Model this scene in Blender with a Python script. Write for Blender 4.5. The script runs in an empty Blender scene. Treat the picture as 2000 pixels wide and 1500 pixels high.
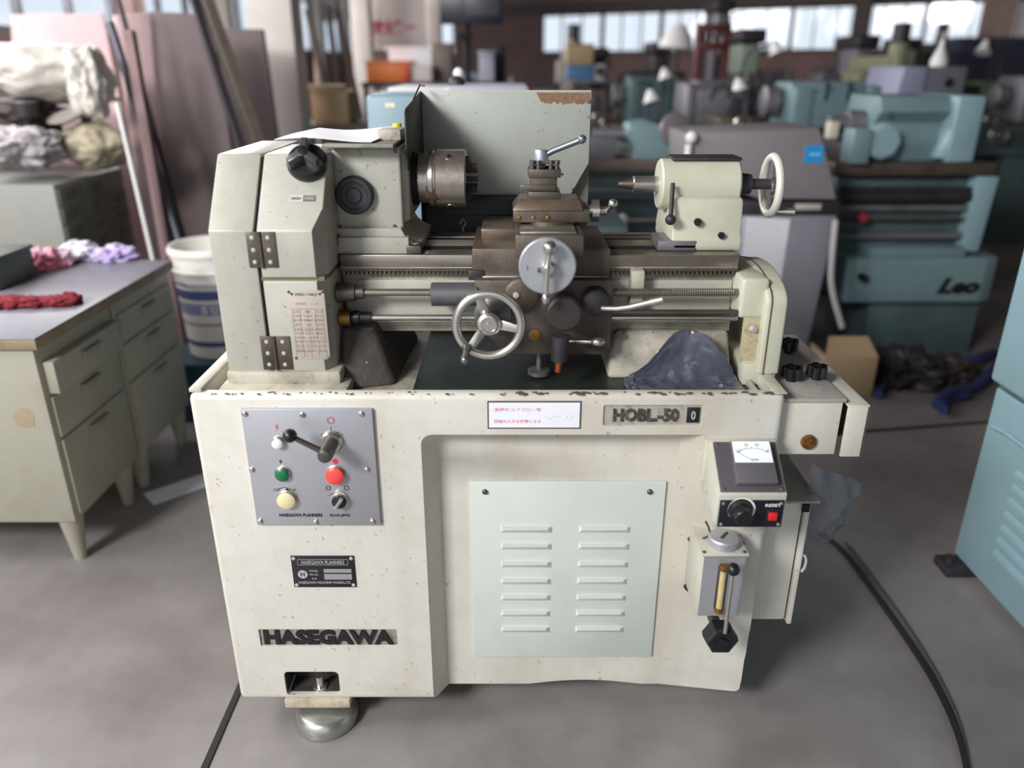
import bpy, bmesh, math, random
from mathutils import Vector, Matrix, Euler, noise
random.seed(7)
PI = math.pi
S = bpy.context.scene
C = S.collection

# ------------------------------------------------------------------ camera, world, light, exposure
CAM = Vector((0, -1.36, 1.42)); TH = math.radians(22.4); FPX = 1510.0
cam = bpy.data.objects.new('camera', bpy.data.cameras.new('camera'))
C.objects.link(cam); S.camera = cam
cam.location = CAM; cam.rotation_euler = (PI/2 - TH, 0, 0)
cam.data.sensor_width = 36; cam.data.lens = 36*FPX/2000
cam.data.clip_start = .05; cam.data.clip_end = 200
cam.data.dof.use_dof = True
cam.data.dof.focus_distance = 1.66
cam.data.dof.aperture_fstop = 1.3

w = bpy.data.worlds.new('world'); S.world = w; w.use_nodes = True
nt = w.node_tree; bgn = nt.nodes['Background']
bgn.inputs[0].default_value = (.86, .92, 1.0, 1)
bgn.inputs[1].default_value = 1.15

def area(name, loc, target, sx, sy, power, col=(1, 1, 1)):
    d = bpy.data.lights.new(name, 'AREA'); d.shape = 'RECTANGLE'; d.size = sx; d.size_y = sy
    d.energy = power; d.color = col
    o = bpy.data.objects.new(name, d); C.objects.link(o); o.location = loc
    o.rotation_euler = (Vector(target) - Vector(loc)).to_track_quat('-Z', 'Y').to_euler()
    return o
area('doorway_daylight', (-3.0, -3.4, 3.45), (0, .1, .8), 1.25, 1.1, 285, (1, .995, .985))
area('left_window_daylight', (-3.2, 6.0, 2.9), (0, 5.0, .6), 8.0, 1.8, 420, (1, .97, .96))
area('left_window_daylight_near', (-3.2, .6, 2.9), (-1.2, 1.6, .4), 3.0, 1.4, 110, (1, .96, .95))
S.view_settings.view_transform = 'Standard'; S.view_settings.look = 'None'
S.view_settings.gamma = 1; S.view_settings.use_curve_mapping = False
S.view_settings.exposure = 0.0

# ------------------------------------------------------------------ measuring helpers
_c, _s = math.cos(TH), math.sin(TH)
def P(u, v, Y=None, Z=None, X=None):
    a = (u-1000)/FPX; b = (v-750)/FPX
    d = Vector((a, _c-b*_s, -_s-b*_c))
    if Y is not None: t = (Y-CAM.y)/d.y
    elif Z is not None: t = (Z-CAM.z)/d.z
    else: t = (X-CAM.x)/d.x
    return CAM + d*t
def R(u0, v0, u1, v1, Y):
    "real x and z range of a frontal rectangle at depth Y"
    um, vm = (u0+u1)/2, (v0+v1)/2
    return P(u0, vm, Y=Y).x, P(u1, vm, Y=Y).x, P(um, v1, Y=Y).z, P(um, v0, Y=Y).z

# ------------------------------------------------------------------ materials
def lin(c):
    return tuple(((x/255)/12.92 if x/255 <= .04045 else ((x/255+.055)/1.055)**2.4) for x in c)
MATS = {}
def mat(name, rgb, rough=.5, metal=0.0, stain=None, amt=0.0, scale=6.0, bump=0.0, bscale=60.0, spec=.5, streak=False, lo=.5, hi=.75, speck=None, trans=0, alpha=1, emit=0, coat=0):
    if name in MATS: return MATS[name]
    m = bpy.data.materials.new(name); m.use_nodes = True; n = m.node_tree.nodes; l = m.node_tree.links
    p = n['Principled BSDF']
    col = (*lin(rgb), 1)
    p.inputs['Base Color'].default_value = col
    p.inputs['Roughness'].default_value = rough; p.inputs['Metallic'].default_value = metal
    p.inputs['Specular IOR Level'].default_value = spec
    if trans: p.inputs['Transmission Weight'].default_value = trans
    if alpha < 1: p.inputs['Alpha'].default_value = alpha
    if coat: p.inputs['Coat Weight'].default_value = coat
    if emit:
        p.inputs['Emission Color'].default_value = col; p.inputs['Emission Strength'].default_value = emit
    tc = None
    if stain or bump or speck:
        tc = n.new('ShaderNodeTexCoord')
    out = None
    def fac(sc, lo, hi, det=6, stre=False):
        nz = n.new('ShaderNodeTexNoise'); nz.inputs['Scale'].default_value = sc; nz.inputs['Detail'].default_value = det
        nz.inputs['Roughness'].default_value = .6
        if stre:
            mp = n.new('ShaderNodeMapping'); mp.inputs['Scale'].default_value = (1, 1, .12)
            l.new(tc.outputs['Object'], mp.inputs['Vector']); l.new(mp.outputs[0], nz.inputs['Vector'])
        else:
            l.new(tc.outputs['Object'], nz.inputs['Vector'])
        r = n.new('ShaderNodeMapRange'); r.inputs['From Min'].default_value = lo; r.inputs['From Max'].default_value = hi
        l.new(nz.outputs['Fac'], r.inputs['Value']); return r.outputs['Result']
    def mix(src, rgb2, f, a):
        mx = n.new('ShaderNodeMix'); mx.data_type = 'RGBA'
        mul = n.new('ShaderNodeMath'); mul.operation = 'MULTIPLY'; mul.inputs[1].default_value = a
        l.new(f, mul.inputs[0]); l.new(mul.outputs[0], mx.inputs[0])
        if src is None: mx.inputs[6].default_value = col
        else: l.new(src, mx.inputs[6])
        mx.inputs[7].default_value = (*lin(rgb2), 1)
        return mx.outputs[2]
    if stain:
        out = mix(None, stain, fac(scale, lo, hi, 8, streak), amt)
        out = mix(out, stain, fac(scale*4.3, .45, .8, 8, False), amt*.5)
    if speck:
        out = mix(out, speck, fac(95, .66, .72, 3), .75)
        out = mix(out, speck, fac(38, .69, .73, 4), .8)
    if out is not None: l.new(out, p.inputs['Base Color'])
    if bump:
        nz = n.new('ShaderNodeTexNoise'); nz.inputs['Scale'].default_value = bscale; nz.inputs['Detail'].default_value = 4
        l.new(tc.outputs['Object'], nz.inputs['Vector'])
        b = n.new('ShaderNodeBump'); b.inputs['Strength'].default_value = bump; b.inputs['Distance'].default_value = .004
        l.new(nz.outputs['Fac'], b.inputs['Height']); l.new(b.outputs[0], p.inputs['Normal'])
    MATS[name] = m
    return m
CREAM = mat('cream_machine_paint', (211, 208, 199), .42, stain=(172, 154, 124), amt=.5, scale=3.2, bump=.12, bscale=45, streak=True, speck=(150, 138, 116))
CREAM2 = mat('pale_green_grey_paint', (193, 192, 179), .4, stain=(160, 152, 128), amt=.5, scale=4, bump=.06, bscale=50, speck=(120, 112, 96))
GCP = mat('stained_grey_green_cover_paint', (177, 176, 165), .4, stain=(140, 132, 106), amt=.55, scale=4, bump=.08, bscale=50, streak=True, speck=(104, 92, 72))
CREAMP = mat('louvre_panel_paint', (205, 212, 205), .42, stain=(182, 180, 164), amt=.3, scale=3, bump=.05, bscale=50)
CREAMD = mat('dirty_cream_paint', (190, 184, 168), .6, stain=(92, 80, 64), amt=.8, scale=7, bump=.3, bscale=40, lo=.42, hi=.66, speck=(60, 52, 42))
ALU = mat('brushed_aluminium', (182, 182, 188), .42, .55, stain=(160, 160, 170), amt=.3, scale=5)
STEEL = mat('bright_steel', (205, 203, 196), .25, .9, stain=(150, 140, 125), amt=.3, scale=20)
STEELD = mat('oily_dark_steel', (105, 96, 88), .42, .7, stain=(72, 56, 44), amt=.7, scale=12, bump=.15, bscale=80)
STEELB = mat('brown_oiled_cast_iron', (100, 91, 82), .5, .45, stain=(60, 46, 36), amt=.8, scale=10, bump=.2, bscale=70)
WAY = mat('worn_steel_way', (150, 144, 134), .3, .75, stain=(112, 88, 66), amt=.6, scale=8)
CHUCK = mat('rusty_chuck_steel', (166, 158, 150), .32, .8, stain=(112, 84, 68), amt=.65, scale=14, bump=.08, bscale=90)
BLACK = mat('black_plastic', (26, 26, 29), .35)
BLACKM = mat('matt_black', (18, 18, 20), .75)
RUBBER = mat('black_rubber', (30, 29, 29), .6)
DKGREY = mat('dark_grey_plastic', (78, 76, 80), .45)
WHITE = mat('white_paint', (236, 236, 234), .5)
WHITEP = mat('paper_white', (236, 238, 244), .7, stain=(205, 208, 220), amt=.3, scale=8)
RED = mat('red_button', (236, 78, 72), .35)
REDI = mat('red_ink', (205, 52, 60), .6)
GREEN = mat('green_button', (16, 110, 66), .3)
IVORY = mat('ivory_button', (226, 210, 168), .35)
INK = mat('black_ink', (26, 24, 26), .6)
PLATE = mat('black_name_plate', (30, 28, 34), .4)
SILV = mat('silver_print', (178, 176, 176), .45)
BRASS = mat('dirty_brass', (150, 110, 60), .4, .7, stain=(70, 48, 26), amt=.7, scale=30)
COPPER = mat('copper', (170, 92, 48), .4, .7)
RUST = mat('rust', (138, 108, 84), .85, stain=(98, 70, 50), amt=.8, scale=60, bump=.3, bscale=200)
TRAYG = mat('oily_dark_green_tray', (40, 48, 42), .42, stain=(22, 24, 22), amt=.8, scale=5, bump=.1, bscale=50)
SPEEDP = mat('faded_speed_plate', (182, 172, 162), .5, stain=(150, 132, 122), amt=.6, scale=25)
NAVY = mat('navy_black_housing', (26, 28, 36), .55)
SHADEP = mat('shaded_olive_paint', (44, 44, 39), .55, stain=(26, 26, 24), amt=.6, scale=6)  # olive darkened to carry the shade on the guard's side wing
FLOORM = mat('stained_concrete', (148, 143, 141), .42, stain=(98, 92, 90), amt=.7, scale=1.3, bump=.35, bscale=14, lo=.38, hi=.66)
JOINT = mat('dark_floor_joint', (44, 42, 42), .8)
DESKM = mat('desk_grey_green_paint', (162, 159, 144), .5, stain=(138, 126, 104), amt=.45, scale=4, bump=.06)
DESKT = mat('grey_laminate_top', (142, 140, 150), .35, stain=(106, 104, 114), amt=.5, scale=5)
DESKE = mat('tan_edge_band', (146, 128, 104), .6, stain=(90, 78, 62), amt=.6, scale=10)
TEAL = mat('teal_machine_paint', (118, 144, 149), .42, stain=(92, 116, 120), amt=.45, scale=3, bump=.05)
TEALD = mat('dark_teal_machine_paint', (84, 105, 108), .45, stain=(58, 72, 74), amt=.6, scale=4, bump=.05)
TEALL = mat('light_teal_machine_paint', (142, 172, 180), .4, stain=(118, 148, 156), amt=.4, scale=3)
BLUEM = mat('pale_blue_machine_paint', (134, 160, 172), .42, stain=(110, 134, 144), amt=.4, scale=4)
GREYC = mat('grey_sheet_cover', (140, 134, 138), .5, stain=(116, 110, 114), amt=.4, scale=3)
STAINL = mat('stainless_sheet', (176, 176, 188), .38, .45, stain=(140, 140, 150), amt=.4, scale=3)
DKMETAL = mat('dark_machine_metal', (66, 62, 66), .5, .4, stain=(38, 34, 34), amt=.7, scale=8, bump=.2)
MIDMETAL = mat('grey_machine_metal', (136, 134, 140), .45, .5, stain=(72, 66, 66), amt=.6, scale=8, bump=.2)
GREENP = mat('green_bench_paint', (112, 138, 104), .5, stain=(76, 92, 70), amt=.5, scale=6)
MAROON = mat('maroon_paint', (92, 40, 42), .5)
BOARD = mat('brown_pink_board', (106, 92, 92), .7, stain=(86, 74, 74), amt=.5, scale=3)
BOARDP = mat('pale_pink_board', (226, 196, 198), .7, stain=(196, 160, 162), amt=.4, scale=3)
WALLM = mat('building_wall_pinkish', (176, 150, 142), .8, stain=(128, 102, 94), amt=.6, scale=2)
WALLB = mat('brown_corrugated_wall', (150, 122, 118), .75, stain=(110, 86, 84), amt=.5, scale=2)
WALLW = mat('white_pillar_paint', (228, 220, 214), .7, stain=(196, 182, 172), amt=.4, scale=2)
BEAMM = mat('dark_brown_steel_beam', (92, 78, 74), .6)
CARD = mat('cardboard', (182, 158, 124), .85, stain=(150, 124, 92), amt=.4, scale=6)
ORANGE = mat('orange_plastic', (226, 122, 48), .45)
BLUE = mat('blue_fabric', (44, 54, 104), .8)
PINKC = mat('pink_cloth', (226, 186, 204), .9, stain=(206, 110, 128), amt=.9, scale=9, lo=.45, hi=.6)
LILAC = mat('lilac_cloth', (208, 196, 226), .9, stain=(170, 146, 206), amt=.8, scale=14, lo=.45, hi=.6)
REDC = mat('red_cloth', (128, 26, 40), .85, stain=(76, 12, 24), amt=.6, scale=12)
WHITEC = mat('white_cloth', (214, 212, 222), .9)
BAG = mat('dirty_white_plastic_bag', (222, 217, 208), .5, stain=(168, 158, 148), amt=.5, scale=4, bump=.2, bscale=12)
BAGG = mat('grey_plastic_bag', (176, 170, 174), .45, stain=(110, 102, 104), amt=.7, scale=7, bump=.5, bscale=24)
SCRAP = mat('dark_scrap_metal', (74, 66, 62), .55, .4, stain=(40, 34, 32), amt=.7, scale=9, bump=.4)
SACK = mat('soiled_beige_sack', (178, 168, 146), .8, stain=(128, 104, 68), amt=.6, scale=7, bump=.4, bscale=22)
FILM = mat('dusty_plastic_film', (120, 118, 126), .25, stain=(80, 76, 82), amt=.6, scale=12, alpha=.4)
FILMB = mat('dark_blue_plastic_film', (86, 88, 102), .2, stain=(44, 50, 58), amt=.5, scale=8, coat=.6)
PAILW = mat('white_pail_plastic', (230, 226, 220), .4, stain=(206, 196, 184), amt=.3, scale=5)
PAILB = mat('blue_pail_print', (74, 84, 138), .5)
TEALBOX = mat('deep_teal_box', (24, 66, 80), .5)
YELLOW = mat('yellow_plastic', (216, 200, 60), .5)
STICK = mat('cyan_sticker', (40, 150, 216), .5)
GLASS = mat('sight_glass', (196, 180, 128), .15, stain=(130, 104, 56), amt=.5, scale=30)
WOOD = mat('grey_brown_wood', (112, 100, 92), .8, stain=(78, 66, 58), amt=.6, scale=6)

# window glass: a real pane, thin clear
GL = bpy.data.materials.new('window_glass'); GL.use_nodes = True
_n = GL.node_tree.nodes; _l = GL.node_tree.links; _n.clear()
_o = _n.new('ShaderNodeOutputMaterial'); _t = _n.new('ShaderNodeBsdfTransparent'); _g = _n.new('ShaderNodeBsdfGlossy'); _m = _n.new('ShaderNodeMixShader')
_t.inputs[0].default_value = (.93, .95, .97, 1); _g.inputs['Roughness'].default_value = .05; _m.inputs[0].default_value = .06
_l.new(_t.outputs[0], _m.inputs[1]); _l.new(_g.outputs[0], _m.inputs[2]); _l.new(_m.outputs[0], _o.inputs[0])

# ------------------------------------------------------------------ mesh builder
def basis(d):
    d = Vector(d).normalized()
    a = Vector((0, 0, 1)) if abs(d.z) < .9 else Vector((1, 0, 0))
    x = a.cross(d).normalized(); y = d.cross(x).normalized()
    return x, y, d
class B:
    def __init__(s): s.bm = bmesh.new()
    def _bev(s, verts, b, seg):
        if b > 0:
            es = list({e for v in verts for e in v.link_edges})
            bmesh.ops.bevel(s.bm, geom=es, offset=b, segments=seg, affect='EDGES', profile=.5, clamp_overlap=True)
    def box(s, x0, x1, y0, y1, z0, z1, b=0, seg=2, m=None):
        if x0 > x1: x0, x1 = x1, x0
        if y0 > y1: y0, y1 = y1, y0
        if z0 > z1: z0, z1 = z1, z0
        r = bmesh.ops.create_cube(s.bm, size=1)['verts']
        for v in r:
            v.co = Vector((x0+(v.co.x+.5)*(x1-x0), y0+(v.co.y+.5)*(y1-y0), z0+(v.co.z+.5)*(z1-z0)))
            if m: v.co = m @ v.co
        s._bev(r, b, seg); return s
    def hexa(s, pts, b=0, seg=2):
        "8 points: bottom 4 ccw, top 4 ccw"
        v = [s.bm.verts.new(Vector(p)) for p in pts]
        for f in ((3, 2, 1, 0), (4, 5, 6, 7), (0, 1, 5, 4), (1, 2, 6, 5), (2, 3, 7, 6), (3, 0, 4, 7)):
            s.bm.faces.new([v[i] for i in f])
        s._bev(v, b, seg); return s
    def prism(s, poly, axis, a, b_, b=0, seg=2):
        "poly of 2-D points, extruded along axis ('x': (y,z), 'y': (x,z), 'z': (x,y))"
        def mk(p, t):
            return {'x': (t, p[0], p[1]), 'y': (p[0], t, p[1]), 'z': (p[0], p[1], t)}[axis]
        v0 = [s.bm.verts.new(mk(p, a)) for p in poly]; v1 = [s.bm.verts.new(mk(p, b_)) for p in poly]
        n = len(poly)
        fs = [s.bm.faces.new(v0), s.bm.faces.new(v1[::-1])]
        for i in range(n): fs.append(s.bm.faces.new((v0[i], v1[i], v1[(i+1) % n], v0[(i+1) % n])))
        bmesh.ops.recalc_face_normals(s.bm, faces=fs)
        s._bev(v0+v1, b, seg); return s
    def rev(s, prof, p0, d, n=24, cap=True):
        "revolve profile [(t, r)] about the axis from p0 along d"
        x, y, d = basis(d); p0 = Vector(p0); rings = []
        for t, r in prof:
            rings.append([s.bm.verts.new(p0 + d*t + (x*math.cos(2*PI*i/n) + y*math.sin(2*PI*i/n))*max(r, 1e-5)) for i in range(n)])
        fs = []
        for k in range(len(rings)-1):
            for i in range(n):
                fs.append(s.bm.faces.new((rings[k][i], rings[k][(i+1) % n], rings[k+1][(i+1) % n], rings[k+1][i])))
        if cap:
            fs.append(s.bm.faces.new(rings[0][::-1])); fs.append(s.bm.faces.new(rings[-1]))
        return s
    def cyl(s, p0, p1, r, r1=None, n=20, ch=0):
        p0 = Vector(p0); p1 = Vector(p1); L = (p1-p0).length; r1 = r if r1 is None else r1
        if ch: return s.rev([(0, r-ch), (ch, r), (L-ch, r1), (L, r1-ch)], p0, p1-p0, n)
        return s.rev([(0, r), (L, r1)], p0, p1-p0, n)
    def ball(s, c, r, n=16, sc=(1, 1, 1)):
        c = Vector(c)
        q = bmesh.ops.create_uvsphere(s.bm, u_segments=n, v_segments=n//2+2, radius=r)['verts']
        for v in q: v.co = Vector((v.co.x*sc[0], v.co.y*sc[1], v.co.z*sc[2])) + c
        return s
    def tube(s, pts, r, n=10, smooth=0):
        pts = [Vector(p) for p in pts]
        for _ in range(smooth):
            q = [pts[0]]
            for a, b in zip(pts, pts[1:]): q += [a.lerp(b, .25), a.lerp(b, .75)]
            pts = q + [pts[-1]]
        rings = []; x, y, _d = basis(pts[1]-pts[0])
        for i, p in enumerate(pts):
            d = (pts[min(i+1, len(pts)-1)] - pts[max(i-1, 0)]).normalized()
            x = (x - d*x.dot(d)).normalized(); y = d.cross(x)
            rr = r(i/(len(pts)-1)) if callable(r) else r
            rings.append([s.bm.verts.new(p + (x*math.cos(2*PI*k/n) + y*math.sin(2*PI*k/n))*rr) for k in range(n)])
        for a, b in zip(rings, rings[1:]):
            for k in range(n): s.bm.faces.new((a[k], a[(k+1) % n], b[(k+1) % n], b[k]))
        s.bm.faces.new(rings[0][::-1]); s.bm.faces.new(rings[-1]); return s
    def torus(s, c, d, R_, r, n=48, m=14):
        x, y, d = basis(d); c = Vector(c); rings = []
        for i in range(n):
            a = 2*PI*i/n; e = x*math.cos(a) + y*math.sin(a)
            rings.append([s.bm.verts.new(c + e*(R_+r*math.cos(2*PI*k/m)) + d*r*math.sin(2*PI*k/m)) for k in range(m)])
        for i in range(n):
            a, b = rings[i], rings[(i+1) % n]
            for k in range(m): s.bm.faces.new((a[k], a[(k+1) % m], b[(k+1) % m], b[k]))
        return s
    def blob(s, c, rx, ry, rz, seed=0, amp=.35, fr=3.0, base=None, sub=4):
        "crumpled mound"
        q = bmesh.ops.create_icosphere(s.bm, subdivisions=sub, radius=1)['verts']
        off = Vector((seed*3.1, seed*1.7, seed*.9))
        for v in q:
            k = 1 + amp*(noise.noise(v.co*fr+off)*1.0 + .5*noise.noise(v.co*fr*2.3+off)) + amp*.3*abs(noise.noise(v.co*fr*5+off))
            v.co = Vector((v.co.x*rx*k, v.co.y*ry*k, v.co.z*rz*k)) + Vector(c)
            if base is not None and v.co.z < base: v.co.z = base
        return s
    def xf(s, m):
        bmesh.ops.transform(s.bm, matrix=m, verts=s.bm.verts[:]); return s

def wloc(o):
    v = Vector((0, 0, 0))
    while o is not None: v += o.location; o = o.parent
    return v
def link(name, me, mt, parent=None, angle=35, label=None):
    o = bpy.data.objects.new(name, me); C.objects.link(o)
    if mt is not None: me.materials.clear(); me.materials.append(mt)
    me.polygons.foreach_set('use_smooth', [True]*len(me.polygons)); me.set_sharp_from_angle(angle=math.radians(angle))
    if parent is not None:
        o.parent = parent
    if label: o['label'] = label
    return o
def part(parent, name, b, mt, label=None, angle=35):
    "mesh given in world coordinates, kept relative to its parent"
    bmesh.ops.recalc_face_normals(b.bm, faces=b.bm.faces[:])
    if parent is not None:
        off = wloc(parent)
        bmesh.ops.translate(b.bm, vec=-off, verts=b.bm.verts[:])
    me = bpy.data.meshes.new(name); b.bm.to_mesh(me); b.bm.free()
    return link(name, me, mt, parent, angle, label)
def solo(name, b, mt, label, cat, group=None, loc=None):
    "a thing that is one mesh; origin at its base"
    bmesh.ops.recalc_face_normals(b.bm, faces=b.bm.faces[:])
    vs = [v.co for v in b.bm.verts]
    lo = Vector((sum(v.x for v in vs)/len(vs), sum(v.y for v in vs)/len(vs), min(v.z for v in vs)))
    bmesh.ops.translate(b.bm, vec=-lo, verts=b.bm.verts[:])
    me = bpy.data.meshes.new(name); b.bm.to_mesh(me); b.bm.free()
    o = link(name, me, mt); o.location = lo
    o['label'] = label; o['category'] = cat
    if group: o['group'] = group
    return o
def thing(name, label, cat, loc=(0, 0, 0), group=None):
    o = bpy.data.objects.new(name, None); C.objects.link(o); o.location = loc; o.empty_display_size = .05
    o['label'] = label; o['category'] = cat
    if group: o['group'] = group
    return o
def struct(name, b, mt, parent=None, angle=35):
    o = part(parent, name, b, mt, angle=angle)
    if parent is None: o['kind'] = 'structure'
    return o
def dup(root, loc, rotz=0, label=None):
    r = root.copy(); C.objects.link(r); r.location = loc; r.rotation_euler = (0, 0, rotz)
    if label: r['label'] = label
    for ch in list(root.children):
        c = ch.copy(); C.objects.link(c); c.parent = r
        for g in ch.children:
            d = g.copy(); C.objects.link(d); d.parent = c
    return r
def cut(o, cb, b=0.0):
    "boolean difference of o by the solid in builder cb (world coords of an unparented or origin-parent object)"
    bmesh.ops.recalc_face_normals(cb.bm, faces=cb.bm.faces[:])
    bmesh.ops.translate(cb.bm, vec=-wloc(o), verts=cb.bm.verts[:])
    me = bpy.data.meshes.new('cutter'); cb.bm.to_mesh(me); cb.bm.free()
    k = bpy.data.objects.new('cutter', me); C.objects.link(k); k.matrix_world = Matrix.Translation(wloc(o))
    md = o.modifiers.new('cut', 'BOOLEAN'); md.operation = 'DIFFERENCE'; md.solver = 'EXACT'; md.object = k
    bpy.context.view_layer.update()
    dg = bpy.context.evaluated_depsgraph_get()
    nm = bpy.data.meshes.new_from_object(o.evaluated_get(dg)); o.modifiers.clear(); o.data = nm
    bpy.data.objects.remove(k)
    nm.set_sharp_from_angle(angle=math.radians(35))
_fc = {}
def tmesh(s, w_, h_, d=.0006, bold=0.0, sp=1.0, italic=0):
    "text as mesh, centred, in the x-z plane facing -y"
    cu = bpy.data.curves.new('t', 'FONT'); cu.body = s; cu.align_x = 'CENTER'; cu.resolution_u = 2
    cu.offset = bold; cu.space_character = sp; cu.shear = italic
    o = bpy.data.objects.new('t', cu); C.objects.link(o)
    bpy.context.view_layer.update()
    me = bpy.data.meshes.new_from_object(o.evaluated_get(bpy.context.evaluated_depsgraph_get()))
    bpy.data.objects.remove(o); bpy.data.curves.remove(cu)
    b = B(); b.bm.from_mesh(me); bpy.data.meshes.remove(me)
    xs = [v.co.x for v in b.bm.verts]; ys = [v.co.y for v in b.bm.verts]
    x0, x1, y0, y1 = min(xs), max(xs), min(ys), max(ys)
    for v in b.bm.verts:
        v.co = Vector(((v.co.x-(x0+x1)/2)/(x1-x0)*w_, 0, (v.co.y-(y0+y1)/2)/(y1-y0)*h_))
    r = bmesh.ops.extrude_face_region(b.bm, geom=b.bm.faces[:])
    for v in r['geom']:
        if isinstance(v, bmesh.types.BMVert): v.co.y -= d
    return b
def text(parent, s, x, y, z, w_, h_, mt, d=.0006, bold=0.0, rot=None, name='lettering', sp=1.0, italic=0, label=None):
    b = tmesh(s, w_, h_, d, bold, sp, italic)
    m = Matrix.Translation(Vector((x, y, z)))
    if rot is not None: m = m @ rot.to_4x4()
    b.xf(m)
    return part(parent, name, b, mt, label)
def screw(parent, p, d, r=.004, h=.003, mt=None, name='screw'):
    d = Vector(d).normalized()
    b = B().rev([(0, r), (h*.6, r*.95), (h, r*.55)], p, d, 12)
    return part(parent, name, b, mt or STEEL)

# ------------------------------------------------------------------ the building
fl = B().box(-9, 14, -6, 20, -.1, 0); struct('floor', fl, FLOORM)
b = B()
# roof deck and purlins
b.box(-3.6, 14, -6, 20, 4.4, 4.5)
ce = struct('ceiling', b, BEAMM)
for i in range(8):
    part(ce, 'roof_beam', B().box(-3.5, 14, -4+i*3.1, -3.8+i*3.1, 4.15, 4.4, .01), BEAMM)
# left wall with a band of windows
XW = -3.4
wl = B(); wl.box(XW-.15, XW, -1.0, 20, 0, 1.62); wl.box(XW-.15, XW, -1.0, 20, 3.3, 4.5)
wl = struct('wall_left', wl, WALLM)
wn = 1
for i, y in enumerate([-1.0, 1.4, 3.8, 6.2, 8.6, 11.0, 13.4, 15.8]):
    part(wl, 'pillar', B().box(XW-.12, XW+.12, y-.13, y+.13, 0, 4.4, .01), WALLW if i not in (2, 3) else WALLM)
    g = B().box(XW-.08, XW-.07, y+.13, y+2.27, 1.62, 3.3)
    f = B()
    for k in range(4): f.box(XW-.1, XW-.04, y+.13+k*.7, y+.17+k*.7, 1.62, 3.3)
    f.box(XW-.1, XW-.03, y+.13, y+2.27, 1.62, 1.67); f.box(XW-.1, XW-.04, y+.13, y+2.27, 2.4, 2.44); f.box(XW-.1, XW-.04, y+.13, y+2.27, 3.25, 3.3)
    wi = struct('window_%d' % wn, f, MIDMETAL); wn += 1
    part(wi, 'pane', g, GL)
# back wall, running from far left towards the right, slightly nearer on the right
A0 = P(985, 60, Y=17.3); A1 = P(1800, 60, Y=13.2)
dv = Vector((A1.x-A0.x, A1.y-A0.y, 0)).normalized(); ang = math.atan2(dv.y, dv.x)
org = Vector((A0.x, A0.y, 0))
WM = Matrix.Translation(org) @ Matrix.Rotation(ang, 4, 'Z')
Ltot = 12.5
def wx(u):
    "distance along the back wall at which the sight line u meets it"
    d = Vector(((u-1000)/FPX, _c+.46*_s, 0)); e_ = Vector((org.x-CAM.x, org.y-CAM.y))
    det = d.x*(-dv.y)+d.y*dv.x
    return (d.x*e_.y - d.y*e_.x)/(-d.x*dv.y + d.y*dv.x) * 1.0
def wx(u):
    k = (u-1000)/FPX/(_c+.46*_s)          # x = k*(y-CAM.y)
    return (k*(org.y-CAM.y)-org.x)/(dv.x-k*dv.y)
WS, WH = 1.66, 2.42
b = B(); b.box(-5.5, Ltot, 0, .2, 0, WS-.01); b.box(-5.5, Ltot, 0, .2, WH+.01, 4.5); b.box(-1.3, wx(1055), 0, .2, WS-.02, WH+.02)
b.xf(WM); bw = struct('wall_back', b, WALLB)
nr_ = int((wx(1055)+1.3)/.17)
for i in range(nr_):
    q = B().box(-1.28+i*.17, -1.2+i*.17, -.03, 0, WS, WH, .004); q.xf(WM); part(bw, 'wall_rib', q, WALLB)
q = B().box(-5.5, Ltot, -.12, 0, WH, WH+.2, .01); q.xf(WM); part(bw, 'window_head_beam', q, BEAMM)
q = B().box(-5.5, Ltot, -.06, 0, WS-.05, WS, .01); q.xf(WM); part(bw, 'window_sill', q, WALLB)
edges = [1056, 1175, 1290, 1398, 1545, 1680, 1805, 1942, 2080]
DKF = mat('grey_window_frame', (108, 104, 112), .5)
for i in range(len(edges)-1):
    x0, x1 = wx(edges[i]), wx(edges[i+1])
    f = B(); f.box(x0, x0+.03, .0, .1, WS, WH); f.box(x1-.03, x1, .0, .1, WS, WH)
    f.box(x0, x1, .02, .1, WS, WS+.04); f.box(x0, x1, .02, .1, WH-.04, WH)
    f.xf(WM); wi = struct('window_%d' % wn, f, BEAMM); wn += 1
    for k in (1, 2):
        xm_ = x0+(x1-x0)*k/3; m_ = B().box(xm_-.012, xm_+.012, .04, .08, WS, WH); m_.xf(WM); part(wi, 'glazing_bar', m_, DKF)
    g = B().box(x0+.02, x1-.01, .06, .07, WS, WH); g.xf(WM); part(wi, 'pane', g, GL)
for x0 in (-5.4, -4.3, -3.2, -2.25):
    f = B(); f.box(x0, x0+.05, .02, .1, WS, WH); f.box(x0+.87, x0+.92, .02, .1, WS, WH)
    f.xf(WM); wi = struct('window_%d' % wn, f, WALLW); wn += 1
    g = B().box(x0+.02, x0+.9, .06, .07, WS, WH); g.xf(WM); part(wi, 'pane', g, GL)
for u, mm, ww in ((1398, BEAMM, .26), (1684, BEAMM, .28), (1945, WALLM, .5)):
    x = wx(u)
    q = B(); q.box(x-ww/2, x+ww/2, -.32, -.28, 0, 4.2); q.box(x-ww/2, x+ww/2, -.12, -.08, 0, 4.2); q.box(x-.03, x+.03, -.3, -.1, 0, 4.2)
    q.xf(WM); part(bw, 'column', q, mm)
b = B().box(11.2, 11.4, -6.0, 18, 0, 4.5); struct('wall_right', b, WALLM)
b = B().box(1.2, 11.3, -6.2, -6.0, 0, 4.5); struct('wall_front', b, WALLM)  # unseen wall added behind the camera to cut light from the right
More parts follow.
